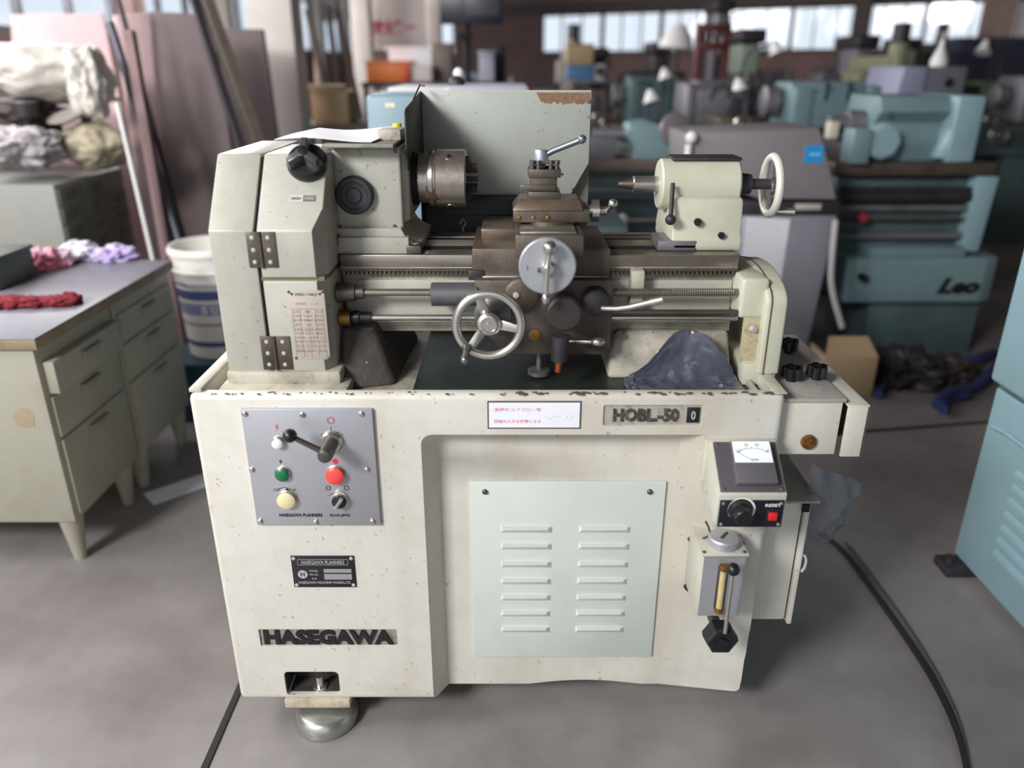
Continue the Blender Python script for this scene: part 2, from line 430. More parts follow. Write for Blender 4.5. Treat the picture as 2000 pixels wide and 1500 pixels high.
# floor joints
j = B().tube([P(1550, 852, Z=.002), P(1700, 842, Z=.002), P(1820, 833, Z=.002), P(1960, 822, Z=.002), P(2300, 800, Z=.002)], .007, 6)
fj = part(None, 'trim_1', j, JOINT); fj['kind'] = 'structure'
j = B().box(-.679, -.664, -1.4, 1.2, 0, .004)
fj = part(None, 'trim_2', j, JOINT); fj['kind'] = 'structure'

# ------------------------------------------------------------------ THE LATHE
L = thing('metal_lathe', 'cream bench lathe on its own cabinet in the foreground, filling the middle of the photo', 'lathe', (-.05, .25, 0))
cab = part(L, 'cabinet', B().box(-.622, .526, 0, .5, .078, .838, .013, 3), CREAM)
cut(cab, B().box(-.598, .503, .022, .478, .813, .9, .004))
zt = P(1000, 849, Y=0).z
rc = B(); lay = []
for k in range(13):
    z = -.2+(zt+.2)*k/12
    f_ = min(1, max(0, (zt-z)/(zt-.0)))
    xr = .405+.70*f_**1.2
    ts_ = .02 if k == 12 else 0
    lay.append([rc.bm.verts.new(p) for p in ((-.21, -.05, z+ts_), (xr, -.05, z+ts_), (.342, .05, z-ts_), (-.148, .05, z-ts_))])
rc.bm.faces.new(lay[0][::-1]); rc.bm.faces.new(lay[-1])
for a, b_ in zip(lay, lay[1:]):
    for k in range(4):
        v4 = (a[k], a[(k+1) % 4], b_[(k+1) % 4], b_[k])
        if k == 1:
            rc.bm.faces.new((v4[0], v4[1], v4[2])); rc.bm.faces.new((v4[0], v4[2], v4[3]))
        else: rc.bm.faces.new(v4)
lset = {v for l_ in lay for v in (l_[0], l_[3])}; top = set(lay[-1])
be = [e for e in rc.bm.edges if (e.verts[0] in top and e.verts[1] in top and lay[-1][1] not in e.verts) or (abs(e.verts[0].co.x-e.verts[1].co.x) < 1e-4 and e.verts[0] in lset)]
bmesh.ops.bevel(rc.bm, geom=be, offset=.02, segments=4, affect='EDGES', profile=.5, clamp_overlap=True)
cut(cab, rc)
arch = [(x, .078+.012*math.sin(PI*(x-.04)/.26)) for x in [.04+.026*i for i in range(11)]]
cut(cab, B().prism([(.04, 0)]+arch+[(.30, 0)], 'y', -.1, .6))
x0, x1, z0, z1 = R(557, 1312, 663, 1358, 0)
cut(cab, B().box(x0, x1, -.05, .13, z0, z1, .01, 3))
part(cab, 'pocket_shade', B().box(x0+.001, x1-.001, .06, .128, z0+.001, z1-.001).box(x0, x0+.002, .006, .12, z0+.004, z1-.004).box(x1-.002, x1, .03, .12, z0+.004, z1-.004).box(x0+.004, x1-.004, .006, .12, z1-.002, z1).box(x0+.004, x1-.004, .012, .12, z0, z0+.0015), mat('shaded_pocket_dark', (52, 48, 46), .7, stain=(96, 88, 80), amt=.6, scale=30))  # dark sheets added inside to paint the shade of the foot pocket
lx0, lx1, lz0, lz1 = R(507, 1229, 776, 1262, 0)
cut(cab, B().box(lx0, lx1, -.02, .005, lz0, lz1, .003, 2))
nx0, nx1, nz0, nz1 = R(1178, 791, 1373, 832, 0)
cut(cab, B().box(nx0, nx1, -.02, .005, nz0, nz1, .004, 2))
part(cab, 'recess_floor', B().box(lx0+.001, lx1-.001, .0035, .005, lz0+.001, lz1-.001), mat('grimy_grey_recess', (150, 146, 138), .7, stain=(60, 56, 52), amt=.9, scale=40))
text(cab, 'HASEGAWA', (lx0+lx1)/2, .0035, (lz0+lz1)/2, (lx1-lx0)*.94, (lz1-lz0)*.84, INK, .0035, .05, sp=1.0, name='raised_lettering', label='black block maker lettering, low on the left')
part(cab, 'recess_floor', B().box(nx0+.001, nx1-.001, .0035, .005, nz0+.001, nz1-.001), mat('worn_recess', (176, 170, 158), .7, stain=(96, 86, 72), amt=.7, scale=40))
nw = nx1-nx0
text(cab, 'HOBL.-50', nx0+nw*.43, .0035, (nz0+nz1)/2, nw*.66, (nz1-nz0)*.62, mat('worn_dark_letter', (52, 48, 46), .7, stain=(150, 144, 132), amt=.6, scale=60), .003, .04, name='raised_lettering', label='worn model lettering at the top right')
part(cab, 'dark_badge', B().box(nx1-nw*.16, nx1-nw*.03, .001, .004, nz0+.006, nz1-.006, .0015), INK)
text(cab, '0', nx1-nw*.095, .001, (nz0+nz1)/2, nw*.045, (nz1-nz0)*.42, SILV, .001, .02, name='raised_lettering')
# white warning sticker with red text
x0, x1, z0, z1 = R(952, 783, 1135, 837, 0)
st = part(L, 'warning_sticker', B().box(x0, x1, -.0012, 0, z0, z1), DKGREY, label='white sticker with faded red lines of text')
part(st, 'sticker_face', B().box(x0+.003, x1-.003, -.0018, -.0011, z0+.003, z1-.003), mat('sticker_white', (240, 240, 246), .45, stain=(222, 230, 242), amt=.5, scale=12))
sx = x1-x0
REDF = mat('faded_red_ink', (216, 132, 148), .6)
text(st, '清掃中 エアブロー等', x0+sx*.32, -.0018, z0+(z1-z0)*.70, sx*.5, .0075, REDF, .0003, .01)
text(st, '機械の大きな故障となる', x0+sx*.32, -.0018, z0+(z1-z0)*.28, sx*.5, .0075, REDF, .0003, .01)
b = B()
for i in range(4): b.tube([(x0+sx*(.62+.08*i), -.002, z0+.03-.004*i), (x0+sx*(.66+.08*i), -.002, z0+.02+.006*(i % 2)), (x0+sx*(.72+.07*i), -.002, z0+.03)], .0004, 5)
part(st, 'scratch_mark', b, mat('pale_blue_scuff', (190, 206, 218), .6))
# levelling foot and its flange, bolt in the window
fx, fy = P(630, 1420, Z=.01).x, .005
ft = part(L, 'levelling_foot', B().rev([(0, .068), (.004, .073), (.012, .072), (.02, .073), (.034, .066), (.04, .058), (.042, .0)], (fx+.002, fy+.02, 0), (0, 0, 1), 40), mat('greenish_chromed_steel', (176, 180, 174), .3, .8, stain=(120, 124, 112), amt=.5, scale=9), label='round chromed levelling pad under the left front')
x0, x1, z0, z1 = R(556, 1362, 684, 1386, -.004)
part(L, 'foot_flange', B().box(x0, x1, -.006, .12, .058, .082, .004), mat('brownish_cream_casting', (200, 186, 164), .7, stain=(130, 108, 86), amt=.7, scale=20, bump=.5, bscale=60))
bp = P(626, 1340, Y=.025)
bo = part(ft, 'levelling_bolt', B().cyl((bp.x, .025, .04), (bp.x, .025, .125), .009, n=16).rev([(0, .017), (.012, .017)], (bp.x, .025, .086), (0, 0, 1), 6), STEEL)
for xx, yy in ((.44, .22), (.44, .45), (-.5, .45)):
    part(L, 'levelling_foot', B().rev([(0, .05), (.012, .052), (.03, .045)], (xx, yy+.08 if yy < .1 else yy, 0), (0, 0, 1), 28).cyl((xx, yy+.08 if yy < .1 else yy, .02), (xx, yy+.08 if yy < .1 else yy, .09), .012, n=12), STEELD)
# tray lining
tr = part(L, 'chip_tray', B().box(-.2, .502, .024, .477, .811, .8145), TRAYG, label='oily dark green chip tray')
part(L, 'chip_tray', B().box(-.597, -.2, .024, .477, .811, .8148), CREAMD, label='grimy cream left end of the tray')
rl = P(1530, 762, Y=.03)
part(tr, 'tray_rail', B().box(.478, .486, .04, .40, .8145, .829, .002), CREAMD)
part(tr, 'tray_rim', B().box(.503, .527, .0, .49, .838, .841, .001), CREAMD)
part(cab, 'tray_rim', B().box(-.622, -.598, .01, .49, .8375, .846, .002), CREAM2)
b = B()
for i in range(90):
    xx = random.uniform(-.60, .52); rr = random.uniform(.0012, .0055)*(1.6 if xx > -.1 else 1)
    b.blob((xx, random.uniform(.001, .012), .8376), rr, rr*.6, .0016, i, .5, 2, sub=1)
o = part(cab, 'chipped_paint', b, mat('dark_chipped_edge', (92, 82, 70), .8)); o['kind'] = 'stuff'

# --- control panel
x0, x1, z0, z1 = R(471, 799, 733, 1025, -.006)
x0, x1 = P(471, 800, Y=-.008).x, P(722, 800, Y=-.008).x+.001
PX0, PX1 = -.5215, -.2685
PZ0, PZ1 = P(600, 1026, Y=-.008).z, P(600, 799, Y=-.008).z
cp = part(L, 'control_panel', B().box(PX0, PX1, -.008, 0, PZ0, PZ1, .0018), ALU, label='brushed grey switch panel')
yp = -.008
for u, v in ((478, 808), (591, 810), (706, 808), (492, 917), (717, 917), (508, 1018), (617, 1020), (728, 1018)):
    p = P(u, v, Y=yp); screw(cp, p, (0, -1, 0), .0058, .004, name='panel_screw')
def ringed(u, v, r, mt, dep, name, dome=True, lab=None, rr=1.25):
    p = P(u, v, Y=yp-dep)
    b = B().rev([(0, r*rr), (.003, r*rr), (.004, r*(rr-.08)), (.006, r*1.02)], (p.x, yp, p.z), (0, -1, 0), 28)
    o = part(cp, name, b, STEEL)
    o2 = B().rev([(0, r*.9), (dep*.6, r*.92), (dep*.85, r), (dep, r*.85), (dep+.002, r*.4), (dep+.0022, .0)], (p.x, yp, p.z), (0, -1, 0), 28)
    k = part(cp, name, o2, mt, label=lab); return p
ringed(541, 869, .011, mat('white_lamp_lens', (236, 232, 236), .2), .012, 'indicator_lamp', lab='white indicator lamp')
ringed(550, 930, .0135, GREEN, .010, 'push_button', lab='green push button')
ringed(558, 980, .0185, IVORY, .012, 'push_button', lab='ivory mushroom button', rr=1.1)
ringed(653, 932, .0185, RED, .014, 'push_button', lab='red stop button', rr=1.05)
p = P(662, 981, Y=yp-.012)
part(cp, 'selector_switch', B().rev([(0, .018), (.004, .018), (.005, .0155), (.01, .0155)], (p.x, yp, p.z), (0, -1, 0), 28), STEEL)
part(cp, 'selector_switch', B().rev([(0, .0145), (.013, .0145), (.014, .013)], (p.x, yp, p.z), (0, -1, 0), 28), BLACK)
rt = Matrix.Translation((p.x, yp-.0175, p.z)) @ Matrix.Rotation(math.radians(35), 4, 'Y')
part(cp, 'selector_pointer', B().box(-.0035, .0035, -.004, .004, -.014, .014, .001).xf(rt), STEEL, label='silver pointer bar')
p = P(648, 862, Y=yp)
part(cp, 'lever_base', B().rev([(0, .023), (.006, .023), (.009, .02), (.012, .019)], p, (0, -1, 0), 32), STEEL)
lv = part(cp, 'lever_hub', B().rev([(.008, .0145), (.06, .0145), (.063, .0125), (.066, .0125), (.067, .011)], p, (0, -1, 0), 28), mat('dark_satin_steel', (92, 90, 84), .35, .6))
a = Vector((p.x, p.y-.05, p.z)); e = P(566, 851, Y=a.y-.004)
part(cp, 'lever_arm', B().cyl(a, e, .0062, .0048, 14), STEELD)
part(cp, 'lever_ball', B().ball(e, .0135, 20), BLACK)
# printed symbols
def arc(c, r, a0, a1, th, mt, yy, par, name='printed_symbol'):
    b = B(); n = 16; pts = []
    for i in range(n+1):
        t = math.radians(a0+(a1-a0)*i/n); pts.append((c.x+r*math.cos(t), yy, c.z+r*math.sin(t)))
    return part(par, name, b.tube(pts, th, 6), mt)
q = P(646, 821, Y=yp); arc(q, .0065, 0, 355, .0011, REDI, yp, cp)
q = P(650, 870, Y=yp); arc(q, .031, 45, 135, .0007, INK, yp, cp)
part(cp, 'printed_symbol', B().box(q.x-.0007, q.x+.0007, yp-.0004, yp, q.z+.029, q.z+.04), INK)
text(cp, 'OO', P(617, 838, Y=yp).x, yp, P(617, 838, Y=yp).z, .015, .0075, SILV, .0003)
text(cp, 'CO', P(674, 836, Y=yp).x, yp, P(674, 836, Y=yp).z, .015, .0075, SILV, .0003)
q = P(541, 834, Y=yp)
part(cp, 'printed_symbol', B().prism([(q.x+.002, q.z+.009), (q.x-.004, q.z-.001), (q.x, q.z-.0005), (q.x-.003, q.z-.009), (q.x+.004, q.z+.001), (q.x, q.z+.001)], 'y', yp-.0004, yp), REDI)
q = P(548, 901, Y=yp); part(cp, 'printed_symbol', B().rev([(0, .003), (.0004, .003)], q, (0, -1, 0), 12).box(q.x-.0012, q.x+.0012, yp-.0004, yp, q.z-.005, q.z+.003), GREEN)
q = P(655, 901, Y=yp); part(cp, 'printed_symbol', B().rev([(0, .006), (.0004, .006)], q, (0, -1, 0), 16), REDI)
q = P(558, 972, Y=yp); arc(q, .023, 40, 140, .0007, INK, yp, cp)
text(cp, '○ ▲ I', P(555, 956, Y=yp).x, yp, P(555, 956, Y=yp).z, .043, .006, INK, .0003)
q = P(660, 985, Y=yp); arc(q, .026, 50, 130, .0007, INK, yp, cp)
for u in (641, 677):
    q = P(u, 953, Y=yp); arc(q, .0045, 0, 355, .0009, INK, yp, cp)
q = P(588, 1006, Y=yp); text(cp, 'HASEGAWA PLANNERS', q.x, yp, q.z, .088, .0078, INK, .0003, .045, label='printed line of black capitals')
q = P(664, 1007, Y=yp); text(cp, 'DL/VL-JPN2', q.x, yp, q.z, .041, .0078, INK, .0003, .045)

# --- name plate
NX0, NX1 = P(567, 1086, Y=-.002).x, P(691, 1086, Y=-.002).x
NZ0, NZ1 = P(630, 1147, Y=-.002).z, P(630, 1086, Y=-.002).z
npl = part(L, 'name_plate', B().box(NX0, NX1, -.002, 0, NZ0, NZ1, .0005), PLATE, label='black maker plate with silver print')
w_, h_ = NX1-NX0, NZ1-NZ0; cx = (NX0+NX1)/2; yn = -.002
text(npl, 'HASEGAWA PLANNERS', cx, yn, NZ0+h_*.80, w_*.68, h_*.11, SILV, .0003, .01)
f = B()
for a in ((NX0+w_*.1, NX1-w_*.1, NZ0+h_*.715, NZ0+h_*.725), (NX0+w_*.1, NX1-w_*.1, NZ0+h_*.885, NZ0+h_*.895), (NX0+w_*.1, NX0+w_*.105, NZ0+h_*.715, NZ0+h_*.895), (NX1-w_*.105, NX1-w_*.1, NZ0+h_*.715, NZ0+h_*.895)):
    f.box(a[0], a[1], yn-.0003, yn, a[2], a[3])
part(npl, 'title_frame', f, SILV)
for k, z in enumerate((.54, .38)): part(npl, 'blank_field', B().box(NX0+w_*.5, NX1-w_*.06, yn-.0003, yn, NZ0+h_*(z-(.07 if k == 0 else .13)), NZ0+h_*(z+.05)), mat('satin_grey_field', (150, 146, 146), .5))
for s_, z in (('MODEL', .53), ('MFG. NO.', .41), ('KG', .28)): text(npl, s_, NX0+w_*.34, yn, NZ0+h_*z, w_*(.14 if len(s_) > 3 else .07), h_*.06, SILV, .0003)
text(npl, 'HASEGAWA MACHINE WORKS,LTD.', cx, yn, NZ0+h_*.15, w_*.84, h_*.09, SILV, .0003, .01)
q = Vector((NX0+w_*.16, yn, NZ0+h_*.42)); part(npl, 'maker_emblem', B().rev([(0, h_*.13), (.0004, h_*.13)], q, (0, -1, 0), 24), SILV)
text(npl, 'H', q.x, yn-.0004, q.z, h_*.11, h_*.13, PLATE, .0003, .02)
for xx in (NX0+.006, NX1-.006):
    for zz in (NZ0+.006, NZ1-.006): screw(npl, (xx, yn, zz), (0, -1, 0), .0042, .002, SILV, 'rivet')

# --- louvred access panel
yl = .044
LX0, LX1 = P(917, 940, Y=yl).x, P(1302, 940, Y=yl).x
LZ0, LZ1 = P(1100, 1283, Y=yl).z, P(1100, 941, Y=yl).z
lp = part(L, 'louvre_panel', B().box(LX0, LX1, yl, .05, LZ0, LZ1, .0015), CREAMP, label='pale green-grey louvred access panel')
rows = [1034, 1067, 1102, 1135, 1167, 1198, 1229]
lx = P(978, 1034, Y=yl).x, P(1079, 1034, Y=yl).x, P(1131, 1034, Y=yl).x, P(1232, 1034, Y=yl).x
lme = None
for v in rows:
    z = P(1100, v, Y=yl).z
    for a, c in ((lx[0], lx[1]), (lx[2], lx[3])):
        wdt = c-a; h = .0085
        b = B()
        b.hexa([(0, 0, -h), (wdt, 0, -h), (wdt, .0005, -h), (0, .0005, -h), (.006, -.0085, h*.55), (wdt-.012, -.0085, h*.55), (wdt, .0005, h), (0, .0005, h)], .0012, 2)
        b.box(.004, wdt-.008, -.007, .0006, h*.6, h*.95)
        if lme is None:
            bmesh.ops.recalc_face_normals(b.bm, faces=b.bm.faces[:])
            lme = bpy.data.meshes.new('louvre'); b.bm.to_mesh(lme); lme.materials.append(CREAMP)
            lme.polygons.foreach_set('use_smooth', [True]*len(lme.polygons)); lme.set_sharp_from_angle(angle=.6)
        b.bm.free()
        o = bpy.data.objects.new('louvre', lme); C.objects.link(o); o.parent = lp; o.location = Vector((a, yl, z)) - wloc(lp)
for u in (947, 1269):
    screw(lp, P(u, 960, Y=yl), (0, -1, 0), .006, .006, STEELD, 'panel_screw')

# --- speed meter box on the right
yf = -.105
BX0, BX1 = P(1403, 975, Y=yf).x, P(1537, 975, Y=yf).x
zf = P(1470, 966, Y=yf).z; zb = P(1470, 1030, Y=yf).z; ztop = P(1450, 858, Y=-.005).z
prof = [(0, ztop), (-.012, ztop), (yf, zf), (yf+.004, zb), (0, zb+.02)]
bx = part(L, 'meter_box', B().prism([(.045, ztop)]+prof[:-1]+[(.045, zb+.02)], 'x', BX0, BX1, .003, 2), CREAM2, label='cream sloping box with the speed meter')
part(bx, 'mounting_lip', B().box(BX0-.008, BX0+.004, -.008, 0, zb-.015+.06, ztop, .003), CREAM)
sl = Vector((0, yf+.012, zf-ztop)); ln = sl.length; sl.normalize(); nr = Vector((0, sl.z, -sl.y)).normalized()
if nr.y > 0: nr = -nr
cxb = (BX0+BX1)/2; mid = Vector((cxb, (-.012+yf)/2, (ztop+zf)/2))
SM = Matrix((Vector((1, 0, 0)), -nr, -sl)).transposed().to_4x4()   # local x, -y out, z up the slope
SMT = Matrix.Translation(mid) @ SM
wb_ = BX1-BX0
mp = part(bx, 'meter_plate', B().box(-wb_*.47, wb_*.47, -.003, .001, -ln*.46, ln*.47, .001).xf(SMT), mat('dark_grey_meter_plate', (84, 80, 84), .4))
me_ = part(bx, 'meter_body', B().box(-wb_*.24, wb_*.36, -.017, -.002, -ln*.36, ln*.43, .002).xf(SMT), mat('grey_meter_body', (96, 93, 98), .4))
part(bx, 'meter_dial', B().box(-wb_*.225, wb_*.335, -.0178, -.0165, ln*.01, ln*.41).xf(SMT), mat('white_meter_dial', (244, 247, 250), .3), label='white dial with a fine scale')
b = B(); pts = []
for i in range(13):
    t = math.radians(35+110*i/12); pts.append((wb_*.055+.036*math.cos(t)*.95, -.018, ln*.08+.036*math.sin(t)*.62))
b.tube(pts, .0004, 5)
for i in range(0, 13, 2): b.box(pts[i][0]-.0003, pts[i][0]+.0003, -.0182, -.0178, pts[i][2], pts[i][2]+.003)
b.tube([(wb_*.055, -.0182, ln*.03), (wb_*-.17, -.0182, ln*.2)], .0004, 5)
part(bx, 'dial_scale', b.xf(SMT), mat('grey_print', (120, 124, 136), .6))
for s_, xx, zz in (('20', -.02, .34), ('30', .14, .34), ('10', -.15, .22), ('40', .28, .22)):
    t = tmesh(s_, .007, .006, .0003); t.xf(SMT @ Matrix.Translation((wb_*xx, -.0178, ln*zz))); part(bx, 'dial_figure', t, mat('grey_print', (120, 124, 136), .6))
t = tmesh('r/min', .014, .005, .0003); t.xf(SMT @ Matrix.Translation((wb_*.07, -.0178, ln*.065))); part(bx, 'dial_figure', t, INK)
for xx in (-.42, .42):
    for zz in (-.41, .42):
        o = B().rev([(0, .0035), (.002, .003)], (0, 0, 0), (0, -1, 0), 10).xf(SMT @ Matrix.Translation((wb_*xx, -.003, ln*zz))); part(bx, 'meter_screw', o, STEEL)
fp0, fp1 = BX0+.004, BX1-.004
part(bx, 'switch_plate', B().box(fp0, fp1, yf-.002, yf+.004, zb+.002, zf-.012, .0008), mat('blue_black_switch_plate', (24, 25, 38), .3))
for xx in (fp0+.006, fp1-.006):
    for zz in (zb+.008, zf-.018): screw(bx, (xx, yf-.002, zz), (0, -1, 0), .0035, .002, STEEL, 'plate_screw')
kp = P(1447, 1001, Y=yf-.012)
part(bx, 'dial_ring', B().rev([(0, .026), (.0006, .026)], (kp.x+.004, yf-.0021, kp.z), (0, -1, 0), 32), WHITE)
part(bx, 'painted_knob_shadow', B().rev([(0, .0235), (.001, .0235)], (kp.x+.002, yf-.0023, kp.z), (0, -1, 0), 32), BLACK)  # black disc laid over the ring as the knob's painted shadow
b = B().rev([(0, .022), (.01, .022), (.012, .019)], (kp.x, yf-.003, kp.z), (0, -1, 0), 32)
b.rev([(0, .0195), (.022, .0175), (.024, .015)], (kp.x, yf-.012, kp.z), (0, -1, 0), 8)
part(bx, 'speed_knob', b, BLACK, label='black fluted speed knob')
rp = P(1508, 1004, Y=yf-.002)
part(bx, 'rocker_frame', B().box(rp.x-.012, rp.x+.013, yf-.005, yf-.001, rp.z-.014, rp.z+.012, .001), BLACKM)
part(bx, 'rocker_switch', B().box(rp.x-.0085, rp.x+.008, yf-.01, yf-.004, rp.z-.010, rp.z+.006, .0015), mat('red_rocker', (214, 40, 44), .3), label='red rocker switch')
text(bx, 'RESET', rp.x, yf-.002, zf-.022, .03, .0065, WHITE, .0003, .02)

# --- coolant/oil pump box with sight glass
yo = -.075
OX0, OX1 = P(1372, 1090, Y=yo).x, P(1459, 1090, Y=yo).x
oz1 = P(1415, 1086, Y=yo).z; oz0 = P(1415, 1203, Y=yo).z
ox = part(L, 'oil_pump_box', B().box(OX0, OX1, yo, .045, oz0, oz1, .003), CREAM2, label='small cream oil pump box under the meter')
part(ox, 'lid', B().box(OX0-.003, OX1+.003, yo-.003, -.001, oz1, oz1+.005, .0015), CREAM2)
part(ox, 'front_plate', B().box(OX0+.003, OX1-.003, yo-.002, yo, oz0+.002, oz1-.002), ALU)
cp_ = P(1424, 1063, Z=oz1+.02)
cc = Vector(((OX0+OX1)/2+.004, -.042, oz1+.005))
part(ox, 'filler_cap', B().rev([(0, .029), (.008, .031), (.017, .0305), (.02, .028), (.021, .02)], cc, (0, 0, 1), 36), ALU, label='round ribbed filler cap')
part(ox, 'cap_slot', B().box(-.014, .014, -.003, .003, 0, .004, .001).xf(Matrix.Translation(cc+Vector((0, 0, .019))) @ Matrix.Rotation(.9, 4, 'Z')), STEELD)
for xx, yy in ((OX0+.004, yo+.006), (OX1-.004, yo+.006), (OX1-.003, -.012)): screw(ox, (xx, yy, oz1+.005), (0, 0, 1), .004, .002, STEELD, 'lid_screw')
gx = (OX0+OX1)/2-.001
part(ox, 'gauge_recess', B().box(gx-.0105, gx+.0105, yo-.0035, yo-.001, oz0+.02, oz1-.02, .002), STEELD)
part(ox, 'sight_glass', B().cyl((gx, yo-.006, oz0+.023), (gx, yo-.006, oz1-.025), .0065, n=16), GLASS, label='yellowed sight glass tube')
part(ox, 'glass_cap', B().cyl((gx, yo-.006, oz1-.028), (gx, yo-.006, oz1-.016), .009, n=16).cyl((gx, yo-.006, oz0+.016), (gx, yo-.006, oz0+.026), .009, n=16), BRASS)
hx = P(1404, 1236, Y=yo)
part(ox, 'hex_knob', B().rev([(0, .034), (.014, .036), (.03, .034), (.035, .028)], (hx.x, yo+.005, hx.z), (0, -1, 0), 6).rev([(0, .012), (.004, .012)], (hx.x, yo-.031, hx.z), (0, -1, 0), 14), BLACK, label='black hexagonal hand knob')
a = P(1416, 1236, Y=yo-.036); e = P(1432, 1112, Y=yo-.045)
part(ox, 'pump_lever', B().cyl(a, e, .0042, .0034, 12), STEEL)
part(ox, 'lever_ball', B().ball(e, .013, 18), BLACK)
part(ox, 'knob_stem', B().cyl((hx.x, -.001, hx.z), (hx.x, yo+.006, hx.z), .012, n=14), STEELD)
for u, v in ((1352, 1057), (1344, 1150)):
    q = P(u, v, Y=.03)
    b = B().rev([(0, .0085), (.007, .0085)], (q.x, .042, q.z), (0, -1, 0), 6).rev([(0, .005), (.018, .005)], (q.x, .045, q.z), (0, -1, 0), 12)
    part(cab, 'hex_bolt', b, STEELD)
q = P(1505, 1060, Y=-.02)
part(ox, 'hex_bolt', B().rev([(0, .007), (.01, .007)], (OX1, -.02, oz1-.01), (1, 0, 0), 6), STEELD)
b = B().tube([P(1378, 1018, Y=-.01), P(1384, 1030, Y=-.02), P(1388, 1045, Y=-.03), (OX0+.012, -.02, oz1+.004)], .0022, 8)
part(ox, 'oil_pipe', b, STEELD)

# --- gear cover at the left (two doors with hinges), on its plinth
GX0, GX1, YG = -.559, -.350, .06
zc0, zc1, zk = .862, 1.265, P(520, 451, Y=.06).z
seam = P(497, 452, Y=YG).x
zs = P(600, 546, Y=YG).z
part(L, 'gear_cover_plinth', B().box(GX0-.004, GX1+.012, YG-.006, .40, .836, .863, .006).box(GX0-.016, GX1+.03, YG-.03, .42, .812, .838, .008), CREAMD)
prf = [(YG, zc0), (YG, zk), (.162, zc1), (.44, zc1), (.44, zc0)]
part(L, 'end_door', B().prism(prf, 'x', GX0, seam-.003, .003), GCP, label='hinged outer end door of the gear cover')
def chamf(pr, xa, xb, ch=.018):
    return B().prism(pr, 'x', xa, xb, .0035)
part(L, 'seam_strip', B().prism([(YG+.006, zc0), (YG+.006, zk-.003), (.164, zc1-.006), (.43, zc1-.006), (.43, zc0)], 'x', seam-.004, seam+.004), BLACKM)
up = part(L, 'upper_cover', B().prism([(YG, zs+.003), (YG, zk), (.162, zc1), (.36, zc1), (.36, zs+.003)], 'x', seam+.003, GX1, .0035), GCP, label='upper gear cover with sloping front')
lo_ = part(L, 'lower_cover', B().prism([(YG, zc0), (YG, zs-.003), (.36, zs-.003), (.36, zc0)], 'x', seam+.003, GX1, .0035), GCP)
part(L, 'seam_strip', B().box(seam, GX1-.004, YG+.005, .35, zs-.004, zs+.004), mat('dark_yellow_joint', (120, 110, 84), .7))
# corner chamfer on the right front edge
for o_, za, zb_ in ((up, zs, 1.5), (lo_, .8, zs)):
    cut(o_, B().prism([(GX1-.024, YG-.01), (GX1+.01, YG-.01), (GX1+.01, YG+.05)], 'z', .8, 1.5))
for u0, v0, u1, v1, sxx in ((483, 453, 540, 523, 0), (511, 657, 569, 722, 0)):
    a0, a1, b0, b1 = R(u0, v0, u1, v1, YG-.002)
    hg = part(L, 'hinge', B().cyl(((a0+a1)/2-.002, YG-.002, b0), ((a0+a1)/2-.002, YG-.002, b1), .0038, n=12), STEELD)
    for s0, s1 in ((a0, (a0+a1)/2-.004), ((a0+a1)/2, a1)):
        part(hg, 'leaf', B().box(s0, s1, YG-.0022, YG, b0, b1, .0006), STEELD)
        for k in range(3):
            screw(hg, ((s0+s1)/2, YG-.002, b0+(b1-b0)*(.16+.34*k)), (0, -1, 0), .0042, .002, SILV, 'hinge_screw')
# small upper label, speed table plate
sd = Vector((0, .102, zc1-zk)).normalized(); sn = Vector((0, -sd.z, sd.y))
SG = Matrix((Vector((1, 0, 0)), -sn, sd)).transposed().to_4x4()
def slope(u, v):
    "point on the sloping front of the gear cover"
    d = P(u, v, Y=0)-CAM; o = Vector((0, YG, zk)); t = (o-CAM).dot(sn)/d.dot(sn); return CAM+d*t
q = slope(591, 388)
lbp = part(up, 'range_label', B().box(-.024, .024, -.0008, 0, -.007, .007).xf(Matrix.Translation(q) @ SG), mat('grey_label', (196, 192, 186), .5))
t = tmesh('HIGH', .018, .006, .0003, .02); part(up, 'label_text', t.xf(Matrix.Translation(q+Vector((-.012, 0, 0))) @ SG @ Matrix.Translation((0, -.0009, 0))), INK)
part(up, 'label_block', B().box(.001, .0235, -.0012, -.0006, -.0062, .0062).xf(Matrix.Translation(q) @ SG), mat('dark_grey_label', (92, 88, 86), .5))
t = tmesh('1000', .018, .0065, .0003, .02); part(up, 'label_text', t.xf(Matrix.Translation(q+Vector((.0125, 0, 0))) @ SG @ Matrix.Translation((0, -.0013, 0))), SILV)
# three-lobed black selector knob on the slope
q = slope(602, 322)
KM = Matrix.Translation(q) @ SG
kb = part(L, 'selector_knob', B().rev([(0, .037), (.006, .0385), (.014, .0375), (.019, .034), (.02, .02)], (0, 0, 0), (0, -1, 0), 40).xf(KM), BLACK, label='black three-lobed knob on the sloping cover')
for k in range(3):
    a = PI/2+k*2*PI/3
    b = B().hexa([(0, -.018, -.0095), (.035, -.018, -.009), (.035, -.018, .009), (0, -.018, .0095), (0, -.048, -.0075), (.032, -.042, -.0055), (.032, -.042, .0055), (0, -.048, .0075)], .0015, 2)
    part(kb, 'knob_lobe', b.xf(KM @ Matrix.Rotation(-a, 4, 'Y')), mat('grey_lobe_plastic', (66, 66, 70), .3), label='raised grip lobe')  # greyer than the disc so the lobes stand out
part(kb, 'knob_cap', B().rev([(.03, .011), (.047, .011), (.048, .008)], (0, 0, 0), (0, -1, 0), 24).xf(KM), BLACK)
